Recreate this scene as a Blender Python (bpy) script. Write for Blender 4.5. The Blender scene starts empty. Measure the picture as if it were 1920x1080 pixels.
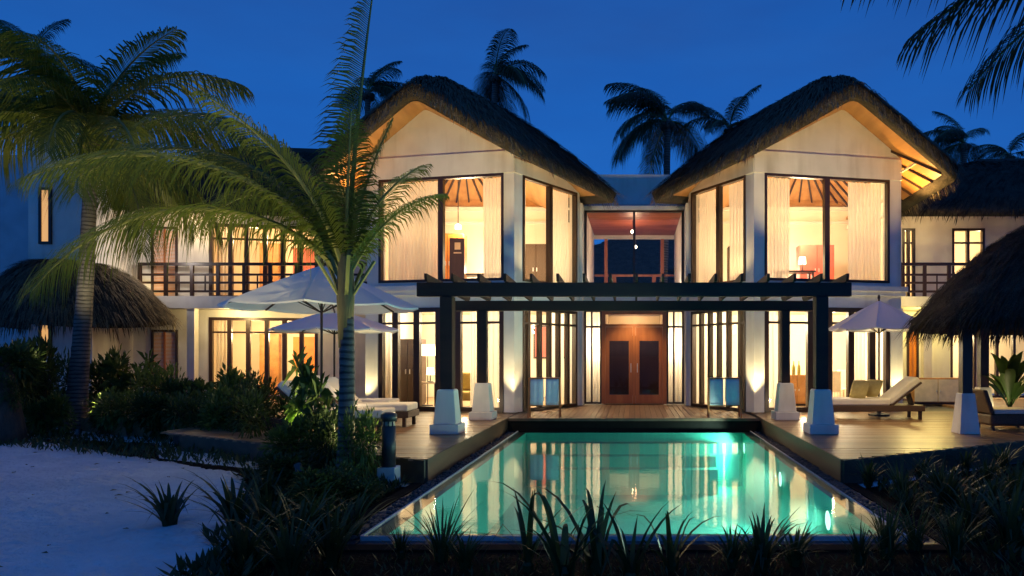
import bpy, math, random
from mathutils import Vector, Matrix, noise as mnoise
from mathutils.bvhtree import BVHTree

# ------------------------------------------------------------------ camera, sky, exposure
sc = bpy.context.scene
F, VX, VY, CAMZ = 1300.0, 1189.0, 662.0, 1.6      # focal length in photo pixels, point of convergence, eye height over the deck
cd = bpy.data.cameras.new('camera')
cam = bpy.data.objects.new('camera', cd)
sc.collection.objects.link(cam)
cd.sensor_width = 36.0
cd.lens = F / 1920 * 36
cd.shift_x = (960 - VX) / 1920
cd.shift_y = (VY - 540) / 1920
cd.clip_start, cd.clip_end = 0.05, 3000
cam.location = (0, 0, CAMZ)
cam.rotation_euler = (math.pi / 2, 0, 0)
sc.camera = cam

SUN_EL, SUN_ROT = math.radians(10), math.radians(180)
world = bpy.data.worlds.new('World')
sc.world = world
world.use_nodes = True
wn, wl = world.node_tree.nodes, world.node_tree.links
bg = wn['Background']
sky = wn.new('ShaderNodeTexSky')
sky.sky_type = 'NISHITA'
sky.sun_disc = False
sky.sun_elevation = SUN_EL
sky.sun_rotation = SUN_ROT
sky.ozone_density = 6.0
sky.air_density = 1.0
sky.dust_density = 0.0
tint = wn.new('ShaderNodeMix'); tint.data_type = 'RGBA'; tint.blend_type = 'MULTIPLY'
tint.inputs[0].default_value = 1.0
tint.inputs[7].default_value = (0.05, 0.50, 0.94, 1)
wl.new(sky.outputs[0], tint.inputs[6])
# mottled evening cloud over a blue veil added to raise the ambient light
tc = wn.new('ShaderNodeTexCoord')
mp = wn.new('ShaderNodeMapping'); mp.inputs['Scale'].default_value = (1.2, 1.2, 4.0)
wl.new(tc.outputs['Generated'], mp.inputs[0])
cn = wn.new('ShaderNodeTexNoise'); cn.inputs['Scale'].default_value = 1.7; cn.inputs['Detail'].default_value = 5; cn.inputs['Roughness'].default_value = .55
wl.new(mp.outputs[0], cn.inputs[0])
cr = wn.new('ShaderNodeValToRGB')
cr.color_ramp.elements[0].position = .42; cr.color_ramp.elements[0].color = (.60, .60, .60, 1)
cr.color_ramp.elements[1].position = .78; cr.color_ramp.elements[1].color = (.92, .92, .92, 1)
wl.new(cn.outputs[0], cr.inputs[0])
cm = wn.new('ShaderNodeMix'); cm.data_type = 'RGBA'
cm.inputs[7].default_value = (0.15, 0.90, 3.6, 1)
vn = wn.new('ShaderNodeTexNoise'); vn.inputs['Scale'].default_value = 1.9; vn.inputs['Detail'].default_value = 6
wl.new(mp.outputs[0], vn.inputs[0])
vr = wn.new('ShaderNodeValToRGB')
vr.color_ramp.elements[0].position = .38; vr.color_ramp.elements[0].color = (0.15, 0.72, 2.8, 1)
vr.color_ramp.elements[1].position = .66; vr.color_ramp.elements[1].color = (0.14, 0.98, 3.7, 1)
wl.new(vn.outputs[0], vr.inputs[0]); wl.new(vr.outputs[0], cm.inputs[7])
wl.new(cr.outputs[0], cm.inputs[0]); wl.new(tint.outputs[2], cm.inputs[6])
wl.new(cm.outputs[2], bg.inputs[0])
bg.inputs[1].default_value = 0.128

sun_d = bpy.data.lights.new('sun', 'SUN')
sun_d.energy = 0.012; sun_d.angle = math.radians(20); sun_d.color = (.55, .7, 1.0)
sun = bpy.data.objects.new('sun', sun_d); sc.collection.objects.link(sun)
sun.rotation_euler = (math.radians(80), 0, math.radians(0))

sc.view_settings.view_transform = 'Standard'
sc.view_settings.look = 'None'
sc.view_settings.exposure = 0.0
sc.view_settings.gamma = 1.0
sc.render.engine = 'CYCLES'
cy = sc.cycles
cy.use_denoising = True
cy.denoiser = 'OPENIMAGEDENOISE'
cy.max_bounces = 8; cy.diffuse_bounces = 4; cy.glossy_bounces = 4; cy.transmission_bounces = 6
cy.transparent_max_bounces = 24
cy.sample_clamp_indirect = 6.0
cy.caustics_reflective = False; cy.caustics_refractive = False

random.seed(11)
R = math.radians
def gx(px, D): return (px - VX) / F * D           # photo column at a known distance
def gz(py, D): return CAMZ + (VY - py) / F * D    # photo row at a known distance

# ------------------------------------------------------------------ materials
MATS = {}
def mat(name):
    m = bpy.data.materials.new(name); m.use_nodes = True
    MATS[name] = m
    n = m.node_tree.nodes; return m, n, m.node_tree.links, n['Principled BSDF']
def noise(n, l, scale, detail=4, coord='Object', stretch=None):
    t = n.new('ShaderNodeTexCoord')
    x = n.new('ShaderNodeTexNoise'); x.inputs['Scale'].default_value = scale; x.inputs['Detail'].default_value = detail
    if stretch:
        mpn = n.new('ShaderNodeMapping'); mpn.inputs['Scale'].default_value = stretch
        l.new(t.outputs[coord], mpn.inputs[0]); l.new(mpn.outputs[0], x.inputs[0])
    else:
        l.new(t.outputs[coord], x.inputs[0])
    return x
def ramp(n, l, src, a, b, p0=.3, p1=.7):
    r = n.new('ShaderNodeValToRGB')
    r.color_ramp.elements[0].position = p0; r.color_ramp.elements[0].color = (*a, 1)
    r.color_ramp.elements[1].position = p1; r.color_ramp.elements[1].color = (*b, 1)
    l.new(src, r.inputs[0]); return r
def bump(n, l, src, b, strength=.3, dist=.02):
    u = n.new('ShaderNodeBump'); u.inputs['Strength'].default_value = strength; u.inputs['Distance'].default_value = dist
    l.new(src, u.inputs['Height']); l.new(u.outputs[0], b.inputs['Normal']); return u
def simple(name, a, b=None, scale=6, rough=.6, bs=.2, bd=.01, stretch=None, bscale=None, spec=.5, objvar=0, coord='Object'):
    m, n, l, p = mat(name)
    b = b or tuple(c * .8 for c in a)
    x = noise(n, l, scale, 5, coord, stretch)
    r = ramp(n, l, x.outputs[0], b, a)
    out = r.outputs[0]
    if objvar:
        oi = n.new('ShaderNodeObjectInfo')
        mr = n.new('ShaderNodeMapRange'); mr.inputs[3].default_value = 1 - objvar; mr.inputs[4].default_value = 1 + objvar
        l.new(oi.outputs['Random'], mr.inputs[0])
        hv = n.new('ShaderNodeHueSaturation'); l.new(mr.outputs[0], hv.inputs['Value']); l.new(out, hv.inputs['Color'])
        out = hv.outputs[0]
    l.new(out, p.inputs['Base Color'])
    p.inputs['Roughness'].default_value = rough
    p.inputs['Specular IOR Level'].default_value = spec
    if bs:
        y = noise(n, l, bscale or scale * 4, 6, coord, stretch)
        bump(n, l, y.outputs[0], p, bs, bd)
    return m
simple('plaster', (.80, .77, .70), (.68, .65, .58), 1.3, .85, .25, .006, bscale=22)
def weather(name, amt=.35):
    m = MATS[name]; n, l = m.node_tree.nodes, m.node_tree.links; p = n['Principled BSDF']
    x = noise(n, l, 3.0, 6, 'Object', (1, 1, .09)); y = noise(n, l, .7, 4, 'Object')
    ml = n.new('ShaderNodeMath'); ml.operation = 'MULTIPLY'; l.new(x.outputs[0], ml.inputs[0]); l.new(y.outputs[0], ml.inputs[1])
    r = ramp(n, l, ml.outputs[0], (1, 1, 1), (.62, .58, .52), .24, .46)
    mx = n.new('ShaderNodeMix'); mx.data_type = 'RGBA'; mx.blend_type = 'MULTIPLY'; mx.inputs[0].default_value = amt * 2
    l.new(p.inputs['Base Color'].links[0].from_socket, mx.inputs[6]); l.new(r.outputs[0], mx.inputs[7]); l.new(mx.outputs[2], p.inputs['Base Color'])
weather('plaster')
simple('inner_wall', (.82, .74, .60), (.76, .67, .53), 1.0, .9, .1, .004, bscale=18)
simple('cornice', (.82, .78, .70), None, 2, .8, 0)
simple('dark_timber', (.050, .024, .014), (.024, .011, .007), 5, .42, .25, .004, (1, 1, .15), objvar=.25)
simple('pergola_timber', (.034, .016, .009), (.015, .008, .005), 4, .6, .35, .006, (.25, 1, 1), objvar=.25)
simple('red_timber', (.48, .17, .045), (.33, .10, .025), 6, .38, .2, .004, (1, 1, .12), objvar=.12)
simple('honey_timber', (.52, .26, .085), (.36, .165, .05), 5, .5, .25, .005, (1, .12, 1), objvar=.12)
simple('ceiling_timber', (.36, .10, .05), (.22, .055, .03), 5, .45, .25, .004, (.12, 1, 1), objvar=.15)
simple('deck_timber', (.33, .20, .11), (.19, .11, .058), 5, .36, .35, .004, (.12, 1, 1), objvar=.22)
simple('deck_timber_lengthways', (.33, .20, .11), (.19, .11, .058), 5, .36, .35, .004, (1, .12, 1), objvar=.22)
simple('fascia_timber', (.13, .075, .04), (.07, .04, .022), 5, .5, .3, .004, (1, .12, 1), objvar=.2)
simple('stone_dark', (.045, .047, .05), (.025, .026, .03), 7, .4, .3, .01)
simple('stone_black', (.014, .013, .012), None, 7, .95, .2, .01, spec=.05)
simple('soil', (.016, .012, .009), (.008, .006, .005), 9, .95, .8, .04, spec=.05)
simple('sand', (.69, .72, .75), (.56, .59, .62), 1.6, .95, 1.0, .09, bscale=9)
simple('canvas', (.76, .74, .70), (.70, .68, .64), 3, .85, .1, .003, bscale=60)
simple('cushion', (.78, .72, .62), (.70, .64, .54), 3, .9, .15, .006, bscale=30)
simple('pillow', (.50, .40, .14), (.40, .31, .10), 12, .85, .2, .006)
simple('towel', (.80, .79, .82), (.72, .71, .75), 12, .95, .4, .01, bscale=90)
simple('metal_dark', (.05, .05, .055), None, 8, .4, 0)
simple('metal_bright', (.6, .6, .62), None, 8, .3, 0)
simple('wicker', (.11, .06, .033), (.05, .027, .015), 40, .6, .5, .01)
simple('sofa_fabric', (.50, .36, .10), (.40, .28, .07), 8, .9, .2, .006)
simple('orange_screen', (.78, .30, .05), (.62, .20, .03), 2.5, .6, .1, .004)
simple('red_screen', (.62, .14, .10), (.50, .10, .08), 2.5, .6, .1, .004)
simple('pebble', (.09, .085, .08), (.05, .047, .045), 14, .7, .4, .02)
simple('concrete', (.52, .54, .55), (.42, .44, .45), 2.0, .85, .25, .006, bscale=26)
simple('clay', (.36, .15, .08), (.25, .10, .05), 6, .8, .2, .006)
simple('ivory', (.78, .66, .48), None, 6, .5, 0)
simple('bottle_glass', (.38, .34, .07), (.3, .26, .05), 6, .12, 0)

def thatch_mat(name, a, b):
    m, n, l, p = mat(name)
    x = noise(n, l, 3, 6); y = noise(n, l, 34, 4, 'Object', (1, 1, .35))
    mx = n.new('ShaderNodeMath'); mx.operation = 'MULTIPLY_ADD'; mx.inputs[1].default_value = .55
    l.new(y.outputs[0], mx.inputs[0]); 
    sc2 = n.new('ShaderNodeMath'); sc2.operation = 'MULTIPLY'; sc2.inputs[1].default_value = .45
    l.new(x.outputs[0], sc2.inputs[0]); l.new(sc2.outputs[0], mx.inputs[2])
    r = ramp(n, l, mx.outputs[0], b, a, .32, .68)
    l.new(r.outputs[0], p.inputs['Base Color']); p.inputs['Roughness'].default_value = .9
    p.inputs['Specular IOR Level'].default_value = .15
    bump(n, l, y.outputs[0], p, .8, .05)
thatch_mat('thatch', (.085, .072, .056), (.025, .021, .018))
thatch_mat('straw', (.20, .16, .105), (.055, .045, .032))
thatch_mat('straw_rim_lit', (.36, .29, .18), (.12, .095, .06))  # lighter copy of straw: highlights along the eave put into the colour
thatch_mat('straw_shaded', (.055, .046, .038), (.018, .015, .013))  # shaded copy of straw for the roofs that lie in darkness
simple('louvre_glow_timber', (.78, .30, .055), (.60, .20, .03), 5, .45, .2, .004, (1, 1, .12))  # saturated orange stands in for light glowing through from behind the slats

def leaf_mat(name, a, b, trans=.35, rough=.45, scale=2.0):
    m, n, l, p = mat(name)
    x = noise(n, l, scale, 3); r = ramp(n, l, x.outputs[0], b, a)
    oi = n.new('ShaderNodeObjectInfo')
    mr = n.new('ShaderNodeMapRange'); mr.inputs[3].default_value = .7; mr.inputs[4].default_value = 1.3
    l.new(oi.outputs['Random'], mr.inputs[0])
    hv = n.new('ShaderNodeHueSaturation'); l.new(mr.outputs[0], hv.inputs['Value']); l.new(r.outputs[0], hv.inputs['Color'])
    l.new(hv.outputs[0], p.inputs['Base Color']); p.inputs['Roughness'].default_value = rough
    p.inputs['Specular IOR Level'].default_value = .3
    t = n.new('ShaderNodeBsdfTranslucent'); l.new(hv.outputs[0], t.inputs[0])
    ms = n.new('ShaderNodeMixShader'); ms.inputs[0].default_value = trans
    l.new(p.outputs[0], ms.inputs[1]); l.new(t.outputs[0], ms.inputs[2]); l.new(ms.outputs[0], n['Material Output'].inputs[0])
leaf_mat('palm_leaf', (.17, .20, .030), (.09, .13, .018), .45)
leaf_mat('palm_leaf_shaded', (.055, .075, .03), (.03, .045, .018))  # shaded copy of the palm leaf, for fronds seen as silhouettes
leaf_mat('palm_rib', (.26, .26, .08), (.17, .18, .05), .1)
leaf_mat('shrub_leaf', (.065, .11, .03), (.03, .06, .016))
leaf_mat('shrub_leaf_bright', (.11, .17, .04), (.055, .10, .02))
leaf_mat('strap_leaf', (.055, .085, .03), (.028, .05, .017))
leaf_mat('banana_leaf', (.10, .18, .05), (.05, .11, .03), .4)
simple('bark', (.19, .175, .155), (.10, .09, .078), 4, .9, .7, .02, (1, 1, 5), objvar=.1)
def bark_bands(name, per):      # leaf-scar rings up the trunk
    m = MATS[name]; n, l = m.node_tree.nodes, m.node_tree.links; p = n['Principled BSDF']
    w = n.new('ShaderNodeTexWave'); w.bands_direction = 'Z'; w.inputs['Scale'].default_value = per; w.inputs['Distortion'].default_value = 2.2; w.inputs['Detail'].default_value = 3; w.inputs['Detail Scale'].default_value = 1.5
    t = n.new('ShaderNodeTexCoord'); l.new(t.outputs['Object'], w.inputs[0])
    r = ramp(n, l, w.outputs[0], (.22, .22, .22), (1, 1, 1), .12, .45)
    mx = n.new('ShaderNodeMix'); mx.data_type = 'RGBA'; mx.blend_type = 'MULTIPLY'; mx.inputs[0].default_value = .85
    src = p.inputs['Base Color'].links[0].from_socket; l.new(src, mx.inputs[6]); l.new(r.outputs[0], mx.inputs[7]); l.new(mx.outputs[2], p.inputs['Base Color'])
bark_bands('bark', 3.2)
simple('leaf_sheath', (.17, .16, .06), (.09, .075, .035), 5, .8, .5, .02, (3, 3, .4))
simple('bark_dark', (.11, .08, .055), (.05, .037, .027), 5, .95, .9, .03, (3, 3, .5))

def sheer_mat(name, col, t_trans=.45, t_clear=.12):
    m, n, l, p = mat(name)
    p.inputs['Base Color'].default_value = (*col, 1); p.inputs['Roughness'].default_value = .9
    p.inputs['Specular IOR Level'].default_value = .1
    t = n.new('ShaderNodeBsdfTranslucent'); t.inputs[0].default_value = (*col, 1)
    c = n.new('ShaderNodeBsdfTransparent')
    m1 = n.new('ShaderNodeMixShader'); m1.inputs[0].default_value = t_trans
    l.new(p.outputs[0], m1.inputs[1]); l.new(t.outputs[0], m1.inputs[2])
    m2 = n.new('ShaderNodeMixShader'); m2.inputs[0].default_value = t_clear
    l.new(m1.outputs[0], m2.inputs[1]); l.new(c.outputs[0], m2.inputs[2]); l.new(m2.outputs[0], n['Material Output'].inputs[0])
sheer_mat('sheer', (.86, .80, .70), .5, .16)
sheer_mat('drape', (.80, .74, .62), .4, .0)
sheer_mat('umbrella_cloth', (.85, .85, .84), .18, .0)

def glass_mat(name, rough=0.0, tintc=(.97, .98, .98), ior=1.45):
    m, n, l, p = mat(name)
    n.remove(p)
    f = n.new('ShaderNodeFresnel'); gm = n.new('ShaderNodeNewGeometry')
    io = n.new('ShaderNodeMapRange'); io.inputs[3].default_value = ior; io.inputs[4].default_value = 1 / ior   # the same pane from either side
    l.new(gm.outputs['Backfacing'], io.inputs[0]); l.new(io.outputs[0], f.inputs[0])
    g = n.new('ShaderNodeBsdfGlossy'); g.inputs['Roughness'].default_value = rough
    t = n.new('ShaderNodeBsdfTransparent'); t.inputs[0].default_value = (*tintc, 1)
    ms = n.new('ShaderNodeMixShader')
    l.new(f.outputs[0], ms.inputs[0]); l.new(t.outputs[0], ms.inputs[1]); l.new(g.outputs[0], ms.inputs[2])
    l.new(ms.outputs[0], n['Material Output'].inputs[0])
    return m, n, l, f, g, t
glass_mat('glass')
m, n, l, f, g, t = glass_mat('water', .045, (.80, .97, .95), 1.62)
x = noise(n, l, 2.6, 3, 'Object', (1, .8, 1))
y = noise(n, l, 11, 2, 'Object')
add = n.new('ShaderNodeMath'); add.operation = 'MULTIPLY_ADD'; add.inputs[1].default_value = .22
l.new(y.outputs[0], add.inputs[0]); l.new(x.outputs[0], add.inputs[2])
bu = n.new('ShaderNodeBump'); bu.inputs['Strength'].default_value = .06; bu.inputs['Distance'].default_value = .03
l.new(add.outputs[0], bu.inputs['Height']); l.new(bu.outputs[0], g.inputs['Normal']); l.new(bu.outputs[0], f.inputs['Normal'])

m, n, l, p = mat('pool_plaster')
x = noise(n, l, 1.2, 4); r = ramp(n, l, x.outputs[0], (.025, .38, .29), (.04, .50, .38))
br = n.new('ShaderNodeTexBrick'); tcn = n.new('ShaderNodeTexCoord'); l.new(tcn.outputs['Object'], br.inputs[0])
br.offset = 0; br.inputs['Scale'].default_value = 1; br.inputs['Brick Width'].default_value = .1; br.inputs['Row Height'].default_value = .1
br.inputs['Mortar Size'].default_value = .006; br.inputs['Color2'].default_value = (.8, .8, .8, 1); br.inputs['Color1'].default_value = (1, 1, 1, 1); br.inputs['Mortar'].default_value = (.55, .6, .6, 1)
mm = n.new('ShaderNodeMix'); mm.data_type = 'RGBA'; mm.blend_type = 'MULTIPLY'; mm.inputs[0].default_value = .5
l.new(r.outputs[0], mm.inputs[6]); l.new(br.outputs[0], mm.inputs[7]); l.new(mm.outputs[2], p.inputs['Base Color'])
p.inputs['Roughness'].default_value = .5

def emit(name, col, s):
    m, n, l, p = mat(name)
    p.inputs['Base Color'].default_value = (*col, 1)
    p.inputs['Emission Color'].default_value = (*col, 1); p.inputs['Emission Strength'].default_value = s
emit('lamp_shade', (1.0, .80, .50), 5.0)
emit('bulb', (1.0, .82, .55), 14.0)
emit('pool_lens', (.75, 1.0, .88), 2.0)
emit('screen_white', (.9, .92, 1.0), 1.0)

# ------------------------------------------------------------------ mesh helpers
class MB:
    def __init__(s): s.v = []; s.f = []
    def add(s, vs, fs):
        o = len(s.v); s.v += [tuple(v) for v in vs]; s.f += [tuple(i + o for i in f) for f in fs]; return s
    def box(s, x0, x1, y0, y1, z0, z1):
        return s.hexa([(x0, y0, z0), (x1, y0, z0), (x1, y1, z0), (x0, y1, z0), (x0, y0, z1), (x1, y0, z1), (x1, y1, z1), (x0, y1, z1)])
    def hexa(s, vs):
        return s.add(vs, [(0, 3, 2, 1), (4, 5, 6, 7), (0, 1, 5, 4), (1, 2, 6, 5), (2, 3, 7, 6), (3, 0, 4, 7)])
    def pbox(s, P, u0, u1, z0, z1, w0, w1):
        return s.hexa([P(u0, w0, z0), P(u1, w0, z0), P(u1, w1, z0), P(u0, w1, z0), P(u0, w0, z1), P(u1, w0, z1), P(u1, w1, z1), P(u0, w1, z1)])
    def bar(s, a, b, w, h=None, up=(0, 0, 1)):
        a, b = Vector(a), Vector(b); h = h or w; d = (b - a).normalized(); up = Vector(up)
        if abs(d.dot(up)) > .98: up = Vector((1, 0, 0))
        sx = d.cross(up).normalized() * w / 2; sz = sx.cross(d).normalized() * h / 2
        return s.hexa([a - sx - sz, a + sx - sz, b + sx - sz, b - sx - sz, a - sx + sz, a + sx + sz, b + sx + sz, b - sx + sz])
    def tube(s, pts, rad, n=8, cap=True):
        pts = [Vector(p) for p in pts]; k = len(pts); o = len(s.v)
        for i, p in enumerate(pts):
            d = (pts[min(i + 1, k - 1)] - pts[max(i - 1, 0)]).normalized()
            a = d.cross(Vector((0, 1, 0)) if abs(d.y) < .9 else Vector((1, 0, 0))).normalized(); b = d.cross(a)
            r = rad[i] if hasattr(rad, '__len__') else rad
            for j in range(n):
                t = 2 * math.pi * j / n
                s.v.append(tuple(p + (a * math.cos(t) + b * math.sin(t)) * r))
        for i in range(k - 1):
            for j in range(n):
                s.f.append((o + i * n + j, o + i * n + (j + 1) % n, o + (i + 1) * n + (j + 1) % n, o + (i + 1) * n + j))
        if cap:
            s.f.append(tuple(o + j for j in range(n))[::-1]); s.f.append(tuple(o + (k - 1) * n + j for j in range(n)))
        return s
    def lathe(s, prof, c=(0, 0, 0), n=16, cap=True):
        return s.tube_rings([[(c[0] + r * math.cos(2 * math.pi * j / n), c[1] + r * math.sin(2 * math.pi * j / n), c[2] + z) for j in range(n)] for r, z in prof], cap)
    def tube_rings(s, rings, cap=True):
        o = len(s.v); n = len(rings[0])
        for r in rings: s.v += [tuple(q) for q in r]
        for i in range(len(rings) - 1):
            for j in range(n):
                s.f.append((o + i * n + j, o + i * n + (j + 1) % n, o + (i + 1) * n + (j + 1) % n, o + (i + 1) * n + j))
        if cap:
            s.f.append(tuple(o + j for j in range(n))[::-1]); s.f.append(tuple(o + (len(rings) - 1) * n + j for j in range(n)))
        return s
    def prism(s, poly, z0, z1):
        n = len(poly); z0 = z0 if hasattr(z0, '__len__') else [z0] * n; z1 = z1 if hasattr(z1, '__len__') else [z1] * n
        vs = [(x, y, z0[i]) for i, (x, y) in enumerate(poly)] + [(x, y, z1[i]) for i, (x, y) in enumerate(poly)]
        fs = [tuple(range(n))[::-1], tuple(range(n, 2 * n))] + [(i, (i + 1) % n, n + (i + 1) % n, n + i) for i in range(n)]
        return s.add(vs, fs)
    def mesh(s, name, m):
        me = bpy.data.meshes.new(name); me.from_pydata(s.v, [], s.f); me.validate(); me.update()
        if m: me.materials.append(MATS[m])
        return me
    def build(s, name, m, parent=None, smooth=False, bevel=0):
        me = s.mesh(name, m)
        if smooth: me.polygons.foreach_set('use_smooth', [True] * len(me.polygons))
        o = link(name, me, parent)
        if bevel:
            bv = o.modifiers.new('bevel', 'BEVEL'); bv.width = bevel; bv.segments = 2; bv.limit_method = 'ANGLE'
        return o
def link(name, data, parent=None, loc=None, rz=0):
    o = bpy.data.objects.new(name, data); sc.collection.objects.link(o)
    if parent is not None: o.parent = parent
    if loc is not None: o.location = loc
    if rz: o.rotation_euler.z = rz
    return o
def tag(o, label, cat, group=None):
    o['label'] = label; o['category'] = cat
    if group: o['group'] = group
    return o
def thing(name, label, cat, group=None, loc=(0, 0, 0), rz=0):
    o = link(name, None, None, loc, rz); o.empty_display_size = .1
    return tag(o, label, cat, group)
def struct(o): o['kind'] = 'structure'; return o
def stuff(o): o['kind'] = 'stuff'; return o
def lamp(name, loc, watts, col=(1, .70, .38), rad=.12, kind='POINT', target=None, angle=90, blend=.6):
    d = bpy.data.lights.new(name, kind); d.energy = watts; d.color = col; d.shadow_soft_size = rad
    o = link(name, d, None, loc)
    if kind == 'SPOT': d.spot_size = R(angle); d.spot_blend = blend
    if target is not None: o.rotation_euler = (Vector(target) - Vector(loc)).to_track_quat('-Z', 'Y').to_euler()
    return o
def face(a, b, outward):
    """frame on a vertical wall through plan points a, b: P(u along, w outwards, z)"""
    a, b = Vector(a), Vector(b); d = (b - a).normalized(); nrm = Vector((d.y, -d.x))
    if nrm.dot(Vector(outward)) < 0: nrm = -nrm
    P = lambda u, w, z: (a.x + d.x * u + nrm.x * w, a.y + d.y * u + nrm.y * w, z)
    def at_px(px):    # distance along the wall where it crosses a photo column
        k = (px - VX) / F
        return (k * a.y - a.x) / (d.x - k * d.y)
    return P, (b - a).length, at_px
def wall(P, u0, u1, z0, z1, name, m, parent, w0=-.2, w1=0, top=None):
    if top is None:
        return MB().pbox(P, u0, u1, z0, z1, w0, w1).build(name, m, parent)
    mb = MB(); k = 12
    us = [u0 + (u1 - u0) * i / k for i in range(k + 1)]; o = []
    for u in us:
        zt = top(P(u, (w0 + w1) / 2, 0))
        o += [P(u, w1, z0), P(u, w0, z0), P(u, w0, max(zt, z0 + .02)), P(u, w1, max(zt, z0 + .02))]
    fs = []
    for i in range(k):
        for j in range(4):
            fs.append((4 * i + j, 4 * i + (j + 1) % 4, 4 * i + 4 + (j + 1) % 4, 4 * i + 4 + j))
    fs += [(3, 2, 1, 0), (4 * k, 4 * k + 1, 4 * k + 2, 4 * k + 3)]
    return mb.add(o, fs).build(name, m, parent)
def glazing(P, u0, u1, z0, z1, parent, mull=(), trans=(), fw=.07, mw=.07, m='dark_timber', glass='glass', name='window', w0=-.13, w1=.02, skip=()):
    fr = MB()
    fr.pbox(P, u0, u0 + fw, z0, z1, w0, w1); fr.pbox(P, u1 - fw, u1, z0, z1, w0, w1)
    fr.pbox(P, u0 + fw, u1 - fw, z0, z0 + fw, w0, w1); fr.pbox(P, u0 + fw, u1 - fw, z1 - fw, z1, w0, w1)
    win = fr.build(name, m, parent)
    us = [u0 + fw] + [q for q in mull] + [u1 - fw]
    zs = [z0 + fw] + list(trans) + [z1 - fw]
    for q in mull: MB().pbox(P, q - mw / 2, q + mw / 2, z0 + fw, z1 - fw, w0 + .008, w1 - .008).build('mullion', m, win)
    for i in range(len(us) - 1):
        a = us[i] + (mw / 2 if i else 0); b = us[i + 1] - (mw / 2 if i < len(us) - 2 else 0)
        for q in trans: MB().pbox(P, a, b, q - .03, q + .03, w0 + .02, w1 - .02).build('transom', m, win)
        for j in range(len(zs) - 1):
            if (i, j) in skip: continue
            c = zs[j] + (.03 if j else 0); d = zs[j + 1] - (.03 if j < len(zs) - 2 else 0)
            MB().add([P(a, -.06, c), P(b, -.06, c), P(b, -.06, d), P(a, -.06, d)], [(0, 1, 2, 3)]).build('pane', glass, win)
    return win
def curtain(P, u0, u1, z0, z1, w, label, m='sheer', folds=None, gather=None, group=None, amp=.05):
    """a hanging cloth with folds; gather=(fraction, side) draws the hem together"""
    folds = folds or max(3, int((u1 - u0) / .13)); nu, nz = folds * 6, 10; vs = []; ph = random.random() * 6
    for j in range(nz + 1):
        t = j / nz; z = z0 + (z1 - z0) * t
        k = 1.0
        if gather: k = 1 - gather[0] * math.exp(-((t - .30) / .35) ** 2)
        for i in range(nu + 1):
            s = i / nu
            uu = u0 + (u1 - u0) * (s * k if (not gather or gather[1] < 0) else 1 - (1 - s) * k)
            a = amp * (1 + .35 * math.sin(ph + 2.1 * s * folds / 3)) * (.55 + .45 * (1 - t))
            vs.append(P(uu, w + a * math.sin(2 * math.pi * folds * s + .5 * math.sin(3 * t + ph)), z))
    fs = [(j * (nu + 1) + i, j * (nu + 1) + i + 1, (j + 1) * (nu + 1) + i + 1, (j + 1) * (nu + 1) + i) for j in range(nz) for i in range(nu)]
    o = MB().add(vs, fs).build('curtain', m, None, True)
    return tag(o, label, 'curtain', group)

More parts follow.
